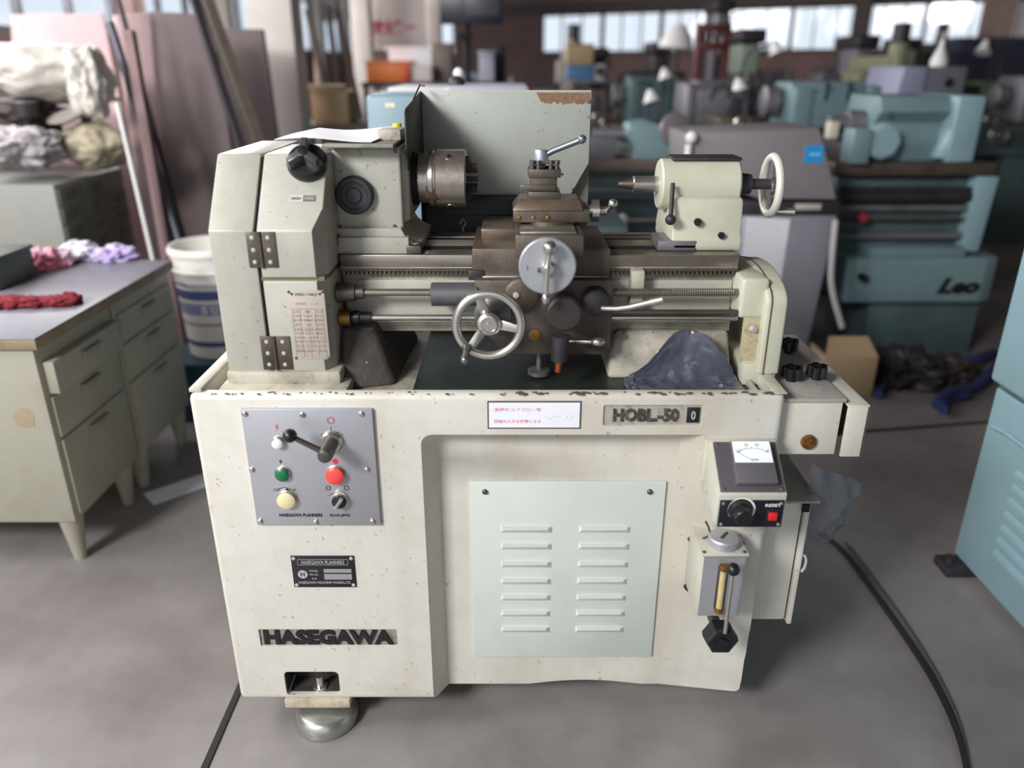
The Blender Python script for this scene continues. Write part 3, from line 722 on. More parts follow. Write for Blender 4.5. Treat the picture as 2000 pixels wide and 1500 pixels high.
# speed table
a0, a1, b0, b1 = R(566, 567, 636, 702, YG-.001)
a0 += .002; a1 += .003
tb = part(L, 'speed_table_plate', B().box(a0, a1, YG-.0012, YG, b0, b1, .0004), SPEEDP, label='faded speed table plate with rivets')
text(tb, '▼ SPEED TABLE ▼', (a0+a1)/2, YG-.0013, b1-.008, (a1-a0)*.86, .0055, INK, .0002, .015)
text(tb, 'RANGE     L - H', (a0+a1)/2, YG-.0013, b1-.026, (a1-a0)*.6, .004, mat('faded_brown_ink', (128, 112, 104), .7), .0002)
rowst = ['  25   40   63 ', ' 100 160 250 ', ' 315 500 630 ', '  40   63 100 ', ' 160 250 400 ', ' 500 630 800 ', '1000 1250 16', ' 1.0  1.25 1.5', ' 0.5  0.75 0.8', ' 2.0  2.5  3.0']
for k, s_ in enumerate(rowst):
    text(tb, s_, (a0+a1)/2, YG-.0013, b1-.042-k*.0087, (a1-a0)*.8, .0045, mat('faded_brown_ink', (128, 112, 104), .7), .0002)
b = B()
for k in range(5): xx = a0+(a1-a0)*(.08+.21*k); b.box(xx-.0003, xx+.0003, YG-.0015, YG-.001, b0+.004, b1-.036)
for k in range(5): zz = b1-.037-k*.0215; b.box(a0+.004, a1-.004, YG-.0015, YG-.001, zz-.0003, zz+.0003)
part(tb, 'table_grid', b, mat('faded_brown_ink', (128, 112, 104), .7))
for xx in (a0+.003, a1-.003):
    for zz in (b0+.003, b1-.003): screw(tb, (xx, YG-.001, zz), (0, -1, 0), .003, .0015, DKGREY, 'rivet')
part(L, 'oil_sight', B().rev([(0, .014), (.004, .014), (.005, .009)], (GX1-.001, .19, P(668, 470, Y=.19).z), (1, 0, 0), 20), BRASS)

# --- bed
zw = 1.066; YB = .17
bed = part(L, 'bed', B().prism([(YB, zw), (YB+.03, zw), (YB+.03, zw+.001), (.4, zw), (.4, .905), (YB+.012, .905), (YB+.012, 1.035), (YB, 1.042)], 'x', -.345, .455, .002), CREAMD)
part(bed, 'front_way', B().box(-.345, .455, YB-.002, YB+.05, zw-.021, zw+.003, .0015), WAY, label='worn steel front way')
part(bed, 'rear_way', B().box(-.345, .455, .35, .40, zw-.02, zw+.003, .0015), WAY)
part(bed, 'inner_way', B().prism([(.262, zw), (.275, zw+.012), (.29, zw)], 'x', -.345, .455, .0005), WAY)
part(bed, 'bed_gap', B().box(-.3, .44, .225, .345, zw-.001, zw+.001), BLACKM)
b = B()
for i in range(88): b.box(-.34+i*.009, -.3355+i*.009, YB-.003, YB+.012, 1.028, 1.036)
b.box(-.345, .455, YB, YB+.014, 1.036, 1.042)
o = part(bed, 'gear_rack', b, STEELD); o['kind'] = 'stuff'
part(bed, 'front_panel', B().box(-.34, .45, YB+.008, YB+.016, .925, 1.015, .002), mat('oily_cream_web', (186, 184, 172), .35, stain=(120, 112, 98), amt=.5, scale=4), label='oily cream web between the feed rods')
part(L, 'bed_foot', B().hexa([(-.345, .07, .812), (-.235, .10, .812), (-.22, .40, .812), (-.345, .40, .812), (-.345, .13, .93), (-.285, .15, .93), (-.27, .38, .93), (-.345, .38, .93)], .012, 3), mat('filthy_grey_casting', (76, 70, 64), .7, stain=(34, 30, 28), amt=.9, scale=9, bump=.5, bscale=50, speck=(196, 186, 168)), label='grimy left foot of the bed')
fa, fb = P(1196, 665, Y=.16).x, P(1300, 665, Y=.16).x
part(L, 'bed_foot', B().hexa([(fa-.01, .14, .812), (.46, .14, .812), (.46, .42, .812), (fa-.01, .42, .812), (fa+.005, .165, .91), (.45, .165, .91), (.45, .40, .91), (fa+.005, .40, .91)], .01, 3), CREAMD)
part(L, 'bed_foot_bolt', B().rev([(0, .008), (.01, .008)], P(1208, 650, Y=.15), (0, -1, 0), 6), STEELD)
# --- lead screw and feed rod
zl = P(760, 571, Y=.135).z; zr = P(760, 620, Y=.135).z
ls = part(L, 'lead_screw', B().cyl((-.345, .135, zl), (.455, .135, zl), .0075, n=14), WAY)
b = B()
for i in range(60): b.torus((.175+i*.0045, .135, zl), (1, 0, 0), .0075, .0013, 12, 4)
o = part(ls, 'thread', b, WAY); o['kind'] = 'stuff'
part(L, 'feed_rod', B().cyl((-.345, .135, zr), (.455, .135, zr), .0065, n=14), STEEL)
part(ls, 'bearing_boss', B().cyl((-.347, .135, zl), (-.312, .135, zl), .021, .017, 24).cyl((-.315, .135, zl), (-.295, .135, zl), .013, n=20), STEELD)
frb = part(L, 'rod_bearing', B().cyl((-.347, .135, zr), (-.325, .135, zr), .017, n=24), BRASS)
part(frb, 'clutch_collar', B().rev([(0, .012), (.012, .015), (.02, .015), (.022, .012), (.044, .012)], (-.327, .135, zr), (1, 0, 0), 20), BLACK)
q0 = P(842, 575, Y=.125).x; q1 = P(925, 575, Y=.125).x
part(L, 'screw_sleeve', B().cyl((q0, .128, zl-.002), (q1+.01, .128, zl-.002), .0235, n=28, ch=.002), mat('grey_worn_sleeve', (104, 103, 106), .45, .4, stain=(70, 68, 70), amt=.5, scale=12), label='grey sleeve over the lead screw')
for za in (zl, zr, zl-.022):
    pass
part(L, 'control_rod', B().cyl((.0, .125, P(1300, 610, Y=.125).z), (.455, .125, P(1300, 610, Y=.125).z), .006, n=12), STEELD)
part(L, 'rod_bracket', B().box(P(1232, 560, Y=.15).x, P(1258, 560, Y=.15).x, .145, .185, P(1240, 602, Y=.15).z, P(1240, 528, Y=.15).z, .004), CREAMD)

# --- headstock
YH = .205
hx1 = P(783, 330, Y=YH).x
hz0 = P(760, 447, Y=YH).z; hz1 = P(740, 287, Y=YH).z
hs = part(L, 'headstock', B().box(-.352, hx1, YH, .42, hz0, hz1, .006, 3), GCP, label='cream headstock casting')
hb1 = P(800, 485, Y=.18).x
part(hs, 'headstock_base', B().prism([(-.352, hz0+.004), (hx1-.004, hz0+.004), (hx1+.004, hz0-.012), (hx1+.022, zw+.022), (hx1+.034, zw+.018), (hx1+.034, zw+.003), (-.352, zw+.003)], 'y', .19, .41, .003), GCP)
part(hs, 'front_step', B().box(-.352, hx1+.012, .178, .2, zw+.003, hz0-.012, .003), GCP)
part(hs, 'clamp_block', B().box(hx1+.006, hx1+.036, .176, .215, zw+.004, zw+.02, .002), STEELD)
dk = P(694, 380, Y=YH)
part(hs, 'speed_dial', B().rev([(0, .0375), (.012, .0375), (.016, .034), (.017, .027), (.015, .025), (.015, .016), (.018, .014), (.018, .004)], (dk.x, YH, dk.z), (0, -1, 0), 40), mat('dark_grey_dial', (50, 50, 56), .5, bump=.1), label='dark round dial on the headstock front')
part(hs, 'cover_gasket', B().box(-.350, hx1-.004, YH-.001, .40, hz1-.0015, hz1+.003, .001), BLACKM)
part(hs, 'top_plate', B().box(-.36, hx1-.006, .16, .43, hz1+.002, hz1+.009, .002), mat('grimy_top_plate', (150, 146, 134), .6, stain=(70, 62, 54), amt=.8, scale=14))
for u, v in ((665, 447), (771, 445), (772, 298)):
    screw(hs, P(u, v-3, Y=YH), (0, -1, 0), .004, .003, STEELD, 'screw')
part(hs, 'spindle_nose_cover', B().hexa([(hx1-.002, .215, hz0+.01), (hx1+.012, .225, hz0+.016), (hx1+.012, .40, hz0+.016), (hx1-.002, .41, hz0+.01), (hx1-.002, .215, hz1-.006), (hx1+.012, .228, hz1-.018), (hx1+.012, .40, hz1-.018), (hx1-.002, .41, hz1-.006)], .003), GCP)
# --- chuck
YC = .30; RC = .0585
ca = P(870, 358, Y=YC-.03); ZC = ca.z+.006
cx0 = hx1+.010
cu1 = P(912, 358, Y=YC-.03).x; cm = P(838, 358, Y=YC-.03).x
part(L, 'spindle_flange', B().rev([(0, .054), (.01, .054), (.012, .05), (.018, .05)], (cx0, YC, ZC), (1, 0, 0), 40), BLACKM)
ch = part(L, 'chuck', B().rev([(0, .05), (cm-cx0-.018, .05), (cm-cx0-.016, .0555), (cm-cx0-.008, .0575), (cm-cx0-.006, .055), (cm-cx0-.003, .055), (cm-cx0, RC), (cu1-cx0-.020, RC), (cu1-cx0-.018, RC-.003)], (cx0+.016, YC, ZC), (1, 0, 0), 56), CHUCK, label='worn rust-tinged lathe chuck')
kx = (cm+cu1)/2+.004
for ang_ in (118, 238, -2):
    d = Vector((0, -math.cos(math.radians(ang_-90+0)), math.sin(math.radians(ang_-90)))) if 0 else Vector((0, -math.sin(math.radians(ang_)), math.cos(math.radians(ang_))))
for ang_ in (-35, 85, 205):
    r_ = math.radians(ang_); d = Vector((0, math.sin(r_), math.cos(r_)))
    q = Vector((kx, YC, ZC))+d*(RC-.0035)
    part(ch, 'key_socket', B().rev([(0, .0095), (.004, .0095), (.0042, .006)], q, d, 16), STEEL)
    part(ch, 'key_hole', B().rev([(0, .0058), (.005, .0058)], q, d, 4), BLACKM)
fcx = cu1-.003
for ang_ in (20, 140, 260):
    r_ = math.radians(ang_); d = Vector((0, -math.sin(r_), math.cos(r_))); t_ = Vector((0, d.z, -d.y))
    M_ = Matrix((Vector((1, 0, 0)), t_, d)).transposed().to_4x4(); M_.translation = Vector((fcx, YC, ZC))
    part(ch, 'chuck_jaw', B().box(-.004, .012, -.0055, .0055, .014, .048, .001).box(.010, .024, -.005, .005, .014, .032, .001).xf(M_), DKMETAL)
part(ch, 'chuck_bore', B().rev([(0, .012), (.001, .012)], (fcx, YC, ZC), (1, 0, 0), 24), BLACKM)
nb = P(822, 395, Y=YC-.045)
part(ch, 'balance_slot', B().box(cx0+.032, cx0+.054, YC-.053, YC-.044, ZC-.034, ZC-.010, .001), mat('dark_rust_slot', (66, 36, 28), .7))

# --- splash guard
YS = .5
sx0 = P(823, 180, Y=YS).x; sx1 = P(1155, 180, Y=YS).x
sz1 = P(1000, 178, Y=YS).z; szb = P(1000, 384, Y=YS).z; szc = P(1155, 318, Y=YS).z
xc_ = P(1112, 380, Y=YS).x
sg = part(L, 'splash_guard', B().prism([(sx0, szb-.02), (xc_, szb), (sx1, szc), (sx1, sz1), (sx0, sz1)], 'y', YS, YS+.004, .0008), mat('grey_green_guard_paint', (170, 175, 167), .42, stain=(146, 146, 134), amt=.5, scale=4, speck=(120, 104, 84)), label='pale sheet-steel splash guard behind the chuck')
zfz = 1.335
part(sg, 'side_plate', B().prism([(.205, 1.23), (.215, zfz), (.235, zfz+.008), (YS+.004, sz1), (YS+.004, 1.05), (.43, 1.05), (.43, 1.20)], 'x', sx0-.004, sx0, .0008), SHADEP, label='side wing of the guard, coloured dark for its shaded side')
part(sg, 'rear_sheet', B().box(P(1104, 400, Y=.53).x, sx1+.004, .53, .534, P(1130, 470, Y=.53).z, sz1-.05, .001), mat('grey_olive_sheet', (122, 122, 112), .6))
part(sg, 'top_lip', B().box(sx0-.004, sx1, YS, YS+.012, sz1-.001, sz1+.002, .0005), CREAM2)
part(sg, 'torn_corner', B().tube([(sx0-.002, YS-.14, sz1-.012), (sx0+.001, YS-.03, sz1+.014), (sx0+.012, YS-.05, sz1+.012)], .0018, 6), SHADEP)
b = B(); rx0 = P(1048, 190, Y=YS).x
random.seed(3)
zt_ = sz1-.003; n_ = 26; tp = []; bt = []
for i in range(n_+1):
    xx = rx0+(sx1-.003-rx0)*i/n_; bt.append((xx, zt_-.022-random.uniform(-.004, .004) if i > 2 else zt_-.008*i-.002)); tp.append((xx, zt_))
b.prism(bt+tp[::-1], 'y', YS-.0012, YS+.0001)
part(sg, 'rust_patch', b, RUST, label='flaking rust band on the top edge')
for u, v in ((1097, 340), (1119, 370), (1152, 198)): screw(sg, P(u, v, Y=YS-.001), (0, -1, 0), .003, .003, STEELD, 'screw')
# black housing behind and under the chuck
bh = part(L, 'motor_housing', B().box(sx0+.004, P(1000, 430, Y=.44).x+.15, .44, .60, .95, P(900, 388, Y=.44).z, .006), NAVY, label='dark housing behind the bed')
part(bh, 'wing_bolt', B().tube([P(898, 438, Y=.437), P(904, 428, Y=.437), P(911, 436, Y=.437), P(904, 444, Y=.437), P(905, 455, Y=.437)], .0022, 6), SILV)
part(bh, 'housing_seam', B().box(sx0+.004, sx1, .4385, .44, P(900, 420, Y=.44).z-.001, P(900, 420, Y=.44).z), BLACKM)

# --- carriage
def pb(u0, v0, u1, v1, y0, y1, bev=.003):
    a, b_, c_, d_ = R(u0, v0, u1, v1, y0); return B().box(a, b_, y0, y1, c_, d_, bev)
sad = part(L, 'saddle', pb(922, 488, 1192, 547, .145, .168), STEELB, label='brown oiled carriage saddle')
sxa, sxb = P(922, 490, Y=.145).x, P(1192, 490, Y=.145).x
saz = zw+.02
part(sad, 'saddle_wing', B().box(sxa, sxb, .147, .39, zw+.002, saz, .002), mat('brown_worn_steel', (122, 108, 94), .38, .55, stain=(84, 62, 46), amt=.7, scale=10))
part(sad, 'way_wiper', pb(914, 528, 945, 548, .14, .16), DKMETAL)
part(sad, 'guide_bar', B().box(sxa+.02, sxb, .138, .146, P(960, 545, Y=.14).z, P(960, 539, Y=.14).z, .001), STEEL)
blk_x0, blk_x1 = P(940, 460, Y=.26).x, P(1012, 460, Y=.26).x
part(sad, 'rear_saddle_block', B().box(blk_x0, blk_x1, .25, .40, saz-.002, P(970, 447, Y=.25).z, .003), mat('brown_worn_steel', (122, 108, 94), .38, .55))
cs0, cs1 = P(1006, 470, Y=.15).x, P(1135, 470, Y=.15).x
csz = P(1060, 452, Y=.12).z
cs = part(L, 'cross_slide', B().box(cs0, cs1, .085, .43, saz-.004, csz, .004).box(cs0+.012, cs1-.012, .08, .40, saz-.016, saz, .002), STEELB, label='brown cross slide running front to back')
part(cs, 'slide_top', B().box(cs0+.01, cs1-.014, .095, .40, csz, csz+.004, .001), STEEL)
# compound slide and its swivel base
cpx = (cs0+cs1)/2+.006
cw = part(L, 'compound_slide', B().cyl((cpx, .21, csz+.002), (cpx, .21, csz+.010), .052, n=40), STEELB, label='brown compound slide under the tool post')
a0, a1 = P(1002, 430, Y=.16).x, P(1140, 430, Y=.16).x
part(cw, 'slide_body', B().box(a0, a1+.012, .165, .255, csz+.008, csz+.034, .004), STEELB)
part(cw, 'slide_gib', B().hexa([(a0-.002, .16, csz+.032), (a1, .16, csz+.032), (a1, .26, csz+.032), (a0-.002, .26, csz+.032), (a0+.012, .172, csz+.052), (a1-.008, .172, csz+.052), (a1-.008, .25, csz+.052), (a0+.012, .25, csz+.052)], .003), mat('brown_worn_steel', (122, 108, 94), .38, .55))
part(cw, 'compound_screw', B().cyl((a1+.005, .21, csz+.024), (a1+.05, .21, csz+.024), .012, .009, 16).cyl((a1+.02, .21, csz+.024), (a1+.034, .21, csz+.024), .022, n=24), STEEL)
part(cw, 'crank_handle', B().tube([(a1+.052, .21, csz+.024), (a1+.054, .18, csz+.036), (a1+.056, .165, csz+.044)], .005, 10).ball((a1+.056, .163, csz+.046), .009), STEEL)
for k in range(3): screw(cw, (a0+.012+k*.028, .165, csz+.018), (0, -1, 0), .004, .003, BRASS, 'gib_screw')
# tool post with its clamping lever
t0, t1 = P(1032, 360, Y=.17).x, P(1096, 360, Y=.17).x
tz0 = csz+.05; tz1 = P(1064, 332, Y=.17).z
tp_ = part(L, 'tool_post', B().box(t0, t1, .178, .245, tz0, tz0+.016, .002).box(t0, t1, .178, .245, tz1-.016, tz1, .002).box(t0+.005, t1-.007, .183, .24, tz0, tz1, .002), STEELD, label='four-way steel tool post')
for xx in (t0+.008, (t0+t1)/2-.012, (t0+t1)/2+.012, t1-.008):
    part(tp_, 'clamp_bolt', B().rev([(0, .0045), (.02, .0045), (.021, .006), (.028, .006)], (xx, .186, tz1-.012), (0, 0, 1), 8), STEELD)
part(tp_, 'tool_bit', B().box(t0-.016, t1-.01, .176, .184, tz0+.018, tz0+.029, .001), STEELD)
pc = P(1056, 325, Y=.21); pz1 = P(1056, 292, Y=.21).z
part(tp_, 'clamp_hub', B().rev([(0, .009), (pz1-tz1-.03, .009), (pz1-tz1-.026, .0145), (pz1-tz1-.008, .015), (pz1-tz1, .012), (pz1-tz1+.001, .004)], (pc.x, .21, tz1), (0, 0, 1), 24), mat('pale_steel_hub', (176, 186, 196), .3, .6))
a = Vector((pc.x+.006, .21, pz1-.012)); e = P(1137, 272, Y=.19)
part(tp_, 'clamp_lever', B().tube([a, a.lerp(e, .25)+Vector((0, 0, .002)), e], lambda t: .0052+.0008*t, 12), mat('steel_lever', (122, 130, 134), .35, .7))
part(tp_, 'lever_ball', B().ball(e, .0085, 16), mat('steel_lever', (122, 130, 134), .35, .7))
# --- apron
ap0, ap1 = P(972, 600, Y=.12).x, P(1196, 600, Y=.12).x
az0, az1 = P(1040, 692, Y=.12).z, P(1040, 546, Y=.12).z
apr = part(L, 'apron', B().prism([(ap0-.045, az1), (ap1, az1), (ap1, az0+.015), (ap1-.015, az0), (ap0+.012, az0), (ap0-.01, az0+.03), (ap0-.045, az0+.06)], 'y', .115, .168, .004), STEELB, label='brown oily carriage apron')
part(apr, 'gear_bulge', B().rev([(0, .036), (.012, .034), (.016, .028)], (P(1018, 575, Y=.115).x, .116, P(1018, 575, Y=.115).z), (0, -1, 0), 32), STEELB)
part(apr, 'sight_glass', B().rev([(0, .012), (.003, .012), (.0035, .008), (.0036, .0)], P(1044, 654, Y=.115), (0, -1, 0), 24), BRASS)
part(apr, 'oil_plug', B().rev([(0, .006), (.004, .006), (.005, .003)], P(1008, 576, Y=.1), (0, -1, 0), 16), SILV)
kq = P(1102, 612, Y=.04)
part(apr, 'clutch_knob', B().rev([(0, .022), (.05, .022), (.052, .034), (.082, .034), (.086, .03)], (kq.x, .116, kq.z), (0, -1, 0), 36), mat('brown_black_knob', (62, 54, 54), .45, .3, stain=(36, 30, 30), amt=.5, scale=14), label='large dark round feed knob')
kq2 = P(1166, 600, Y=.06)
part(apr, 'feed_hub', B().rev([(0, .028), (.03, .026), (.034, .02)], (kq2.x, .116, kq2.z), (0, -1, 0), 28), DKMETAL)
a = P(1176, 602, Y=.07); m_ = P(1215, 603, Y=.05); e = P(1272, 590, Y=.03)
part(apr, 'half_nut_lever', B().tube([a, m_, e], lambda t: .0052+.001*t, 12, 1).cyl(e, e+(e-m_).normalized()*.022, .0085, .0075, 14), STEEL)
a = P(1112, 668, Y=.1); e = P(1168, 668, Y=.06)
part(apr, 'engage_lever', B().cyl(a, e, .0045, n=12).ball(e, .0095, 14, (1.4, 1, 1)), STEEL)
q = P(1095, 655, Y=.07); q2 = P(1092, 704, Y=.07); q3 = P(1090, 726, Y=.07)
part(apr, 'oil_pump_body', B().cyl(q, q2, .018, .016, 24), DKMETAL)
part(apr, 'pump_nozzle', B().cyl(q2, q3, .0075, .0065, 16), COPPER)
# hand wheel
wc = P(955, 631, Y=.045); yw = .045
hw = part(L, 'hand_wheel', B().torus((wc.x, yw-.012, wc.z), (0, 1, 0), .0615, .0085, 64, 14), mat('polished_wheel_rim', (200, 198, 190), .24, .85), label='polished three-spoked hand wheel')
for ang_ in (108, -8, 232):
    r_ = math.radians(ang_); d = Vector((math.cos(r_), 0, math.sin(r_))); t_ = Vector((-d.z, 0, d.x))
    M_ = Matrix((d, Vector((0, 1, 0)), d.cross(Vector((0, 1, 0))))).transposed().to_4x4(); M_.translation = Vector((wc.x, yw, wc.z))
    part(hw, 'spoke', B().hexa([(.012, -.001, -.010), (.059, -.015, -.0075), (.059, -.006, -.0075), (.012, .008, -.010), (.012, -.001, .010), (.059, -.015, .0075), (.059, -.006, .0075), (.012, .008, .010)], .002).xf(M_), STEEL)
part(hw, 'wheel_hub', B().rev([(-.012, .018), (.0, .0225), (.010, .0225), (.014, .018), (.0145, .015), (.012, .013), (.012, .005), (.013, .004)], (wc.x, yw, wc.z), (0, -1, 0), 36), STEEL)
part(hw, 'wheel_dial', B().rev([(0, .036), (.018, .036), (.02, .03), (.04, .012)], (wc.x+.006, yw+.06, wc.z+.004), (0, -1, 0), 40), mat('graduated_grey_dial', (112, 112, 112), .4, .6), label='graduated grey collar behind the wheel')
q = P(912, 680, Y=yw-.02); e = P(908, 703, Y=yw-.055)
part(hw, 'wheel_handle', B().cyl(q, q+(e-q)*.3, .010, .007, 14).cyl(q+(e-q)*.3, e, .006, .0085, 14).ball(e, .0085, 12), mat('grey_steel_handle', (128, 126, 124), .35, .8))
# cross-slide dial and ball crank
dc = P(1069, 519, Y=.03); yd = .03
dl = part(L, 'cross_slide_dial', B().rev([(0, .05), (.002, .0525), (.012, .0525), (.014, .05), (.0142, .0)], (dc.x, yd+.006, dc.z), (0, -1, 0), 64), mat('matt_aluminium_dial', (176, 178, 184), .42, .55, stain=(140, 140, 148), amt=.5, scale=22), label='large pale aluminium dial of the cross slide')
part(dl, 'dial_boss', B().cyl((dc.x, yd+.005, dc.z), (dc.x, .1, dc.z), .02, n=28), STEELD)
hbp = P(1070, 524, Y=yd-.02)
part(dl, 'crank_hub', B().rev([(0, .012), (.012, .0135), (.022, .013), (.026, .010), (.0265, .004)], (hbp.x, yd-.006, hbp.z), (0, -1, 0), 24), STEEL)
bu = P(1074, 484, Y=yd-.03); bd = P(1066, 584, Y=yd-.03); hc = P(1069, 522, Y=yd-.03)
part(dl, 'crank_arm', B().tube([hc, hc.lerp(bu, .45), bu], lambda t: .008-.004*math.sin(PI*t), 12).tube([hc, hc.lerp(bd, .5), bd], lambda t: .0058-.0012*t, 12), STEEL)
part(dl, 'crank_ball', B().ball(bu, .0125, 20), STEEL)
part(dl, 'crank_ball', B().ball(bd, .0075, 14, (1, 1, 1.5)), STEEL)
part(dl, 'thumb_screw', B().cyl((dc.x-.018, yd-.01, dc.z-.006), (dc.x-.012, yd-.01, dc.z-.006), .004, n=10), STEELD)
part(dl, 'dial_mark', B().box(dc.x-.037, dc.x-.036, yd-.009, yd-.008, dc.z-.007, dc.z+.002), INK)
pq = P(1054, 704, Y=.12)
part(apr, 'pump_cup', B().rev([(0, .02), (.002, .0235), (.010, .0235), (.012, .02)], (pq.x, .15, .82), (0, 0, 1), 28).cyl((pq.x, .15, .83), (pq.x, .15, az0+.006), .006, n=10), MIDMETAL)

# --- tailstock
YT = .235
tx0, tx1 = P(1305, 390, Y=YT).x, P(1450, 390, Y=YT).x
tzt = P(1380, 338, Y=YT).z; tzm = P(1380, 385, Y=YT).z; tzb = P(1380, 486, Y=YT-.02).z
TSM = mat('pale_yellow_cream_casting', (196, 195, 176), .4, stain=(160, 152, 122), amt=.4, scale=5)
ts = part(L, 'tailstock', B().prism([(YT, tzm), (YT-.012, tzm-.004), (YT-.02, zw+.04), (YT-.03, zw+.02), (YT-.03, zw+.004), (.40, zw+.004), (.40, zw+.03), (.37, tzm)], 'x', tx0+.008, tx1, .006), TSM, label='cream tailstock body')
part(ts, 'barrel', B().cyl((tx0-.012, .295, (tzt+tzm)/2-.006), (tx1, .295, (tzt+tzm)/2-.006), (tzt-tzm)/2+.028, n=36, ch=.004), TSM)
part(ts, 'top_grime', B().box(tx0+.01, tx1+.002, .27, .34, (tzt+tzm)/2+(tzt-tzm)/2+.019, (tzt+tzm)/2+(tzt-tzm)/2+.026, .003), DKMETAL, label='dark oily strip along the top')
zq = (tzt+tzm)/2-.006
part(ts, 'quill', B().cyl((tx0-.065, .295, zq), (tx0, .295, zq), .0165, n=28, ch=.002), STEEL)
part(ts, 'quill_centre', B().cyl((tx0-.095, .295, zq), (tx0-.065, .295, zq), .006, .012, 20), STEELD)
part(ts, 'quill_lock', B().cyl((tx0+.006, YT-.005, zq+.01), (tx0+.0, YT-.04, zq-.055), .0045, n=12).ball((tx0+.0, YT-.04, zq-.056), .011, 14), DKMETAL)
part(ts, 'clamp_bolt', B().rev([(0, .008), (.008, .008)], P(1362, 433, Y=YT-.022), (0, -1, 0), 6), BLACKM)
part(ts, 'clamp_bolt', B().rev([(0, .007), (.008, .007)], P(1408, 459, Y=YT-.026), (0, -1, 0), 6), BLACKM)
part(ts, 'tailstock_base', B().box(tx0+.03, tx1, YT-.028, .40, zw+.003, zw+.028, .004), TSM)
part(ts, 'way_clamp', B().box(tx0-.02, tx0+.06, YT-.03, YT+.06, zw+.003, zw+.024, .003), MIDMETAL)
hx_ = P(1508, 345, Y=.295).x
part(ts, 'screw_boss', B().cyl((tx1-.002, .295, zq), (tx1+.03, .295, zq), .024, .02, 24).cyl((tx1+.03, .295, zq), (hx_+.006, .295, zq), .011, n=16), DKMETAL)
th = part(ts, 'tailstock_wheel', B().torus((hx_, .295, zq-.003), (1, .0, .0), .058, .0085, 48, 12), mat('cream_wheel', (222, 220, 208), .35, .2))
part(ts, 'wheel_web', B().cyl((hx_-.004, .295, zq-.003), (hx_+.004, .295, zq-.003), .02, n=24).box(hx_-.003, hx_+.003, .288, .302, zq-.058, zq+.055).box(hx_-.003, hx_+.003, .24, .35, zq-.01, zq+.004), STEEL)
part(ts, 'wheel_handle', B().cyl((hx_, .27, zq-.052), (hx_+.045, .265, zq-.052), .006, .009, 14), STEEL)

# --- right end bracket of the bed
e0, e1, e2 = P(1447, 580, Y=.115).x, P(1492, 580, Y=.115).x, P(1532, 600, Y=.115).x
ez1 = P(1490, 545, Y=.115).z; ezm = P(1460, 618, Y=.115).z
eb = part(L, 'end_bracket', B().box(e0, e1+.01, .115, .37, ezm-.005, ez1, .008, 3), TSM, label='cream end bracket carrying the rods')
pl_ = []
ry = .36
for i in range(13):
    a = PI*i/12; pl_.append((.245-.125*math.cos(a) if 0 else .24-.135*math.cos(a), ez1-.05+.052*math.sin(a)))
pl_ = [(.095, .84)]+[(.24-.145*math.cos(PI*i/14), ez1-.045+.05*math.sin(PI*i/14)) for i in range(15)]+[(.385, .84)]
part(eb, 'end_cover', B().prism(pl_, 'x', e1, e2, .007, 3), TSM, label='rounded end cover')
part(eb, 'cover_joint', B().prism([(y_-.0015 if y_ < .24 else y_+.0015, z_+.001) for y_, z_ in pl_], 'x', (e1+e2)/2-.012, (e1+e2)/2-.0095), mat('brown_joint_line', (96, 78, 52), .7))
part(eb, 'rust_streak', B().box(e0+.012, e1+.002, .118, .122, .86, ezm, .001), mat('rust_streak', (184, 172, 142), .8, stain=(112, 84, 56), amt=.9, scale=34))
part(eb, 'bracket_foot', B().box(e0+.018, e2-.004, .1, .38, .815, .862, .004), TSM)
part(eb, 'end_knob', B().cyl((e2-.002, .16, P(1538, 616, Y=.16).z), (e2+.018, .16, P(1538, 616, Y=.16).z), .008, n=12), BLACK)
part(eb, 'grease_nipple', B().cyl(P(1462, 638, Y=.13), P(1474, 645, Y=.11), .008, .006, 12), SILV)

# --- tank unit hung on the right side
T0 = .528; T1 = P(1640, 830, Y=.03).x; tz1_ = P(1590, 778, Y=.03).z; tz0_ = P(1580, 888, Y=.03).z
tk = part(L, 'side_tank', B().box(T0, T1, .03, .42, tz0_, tz1_-.006, .003), CREAM, label='cream tank box hung on the right side')
part(tk, 'tank_lid', B().box(T0, T1+.004, .026, .425, tz1_-.008, tz1_, .002), mat('greyish_lid', (168, 164, 158), .5, stain=(112, 104, 94), amt=.6, scale=12))
q = P(1579, 863, Y=.028)
part(tk, 'drain_plug', B().rev([(0, .0155), (.006, .0155), (.007, .012), (.004, .011), (.005, .006)], (q.x, .03, q.z), (0, -1, 0), 28), BRASS, label='brass drain plug')
for u, v, yy in ((1545, 733, .09), (1594, 730, .09), (1540, 678, .21)):
    q = P(u, v+10, Z=tz1_)
    b = B()
    b.cyl((q.x, q.y, tz1_), (q.x, q.y, tz1_+.01), .011, n=14)
    for k in range(5):
        a = 2*PI*k/5+.3; b.cyl((q.x+.014*math.cos(a), q.y+.014*math.sin(a), tz1_+.008), (q.x+.014*math.cos(a), q.y+.014*math.sin(a), tz1_+.03), .0085, .0075, 12, ch=.001)
    b.cyl((q.x, q.y, tz1_+.008), (q.x, q.y, tz1_+.03), .014, n=16)
    part(tk, 'star_knob', b, BLACK)
G0, G1 = P(1650, 840, Y=.02).x, P(1691, 840, Y=.02).x
gz1 = P(1670, 792, Y=.02).z; gz0 = P(1660, 892, Y=.02).z
gd = part(tk, 'belt_guard', B().box(G0, G1, .02, .026, gz0, gz1-.002, .001).box(G1-.004, G1, .02, .45, gz0, gz1-.002, .001).box(G0-.001, G1, .02, .45, gz1-.004, gz1, .001), CREAM, label='bent sheet guard with an open black gap')
part(tk, 'gap_shade', B().box(T1, G0+.02, .045, .40, gz0+.035, gz1-.006), BLACKM)  # black fill that paints the shade in the open gap
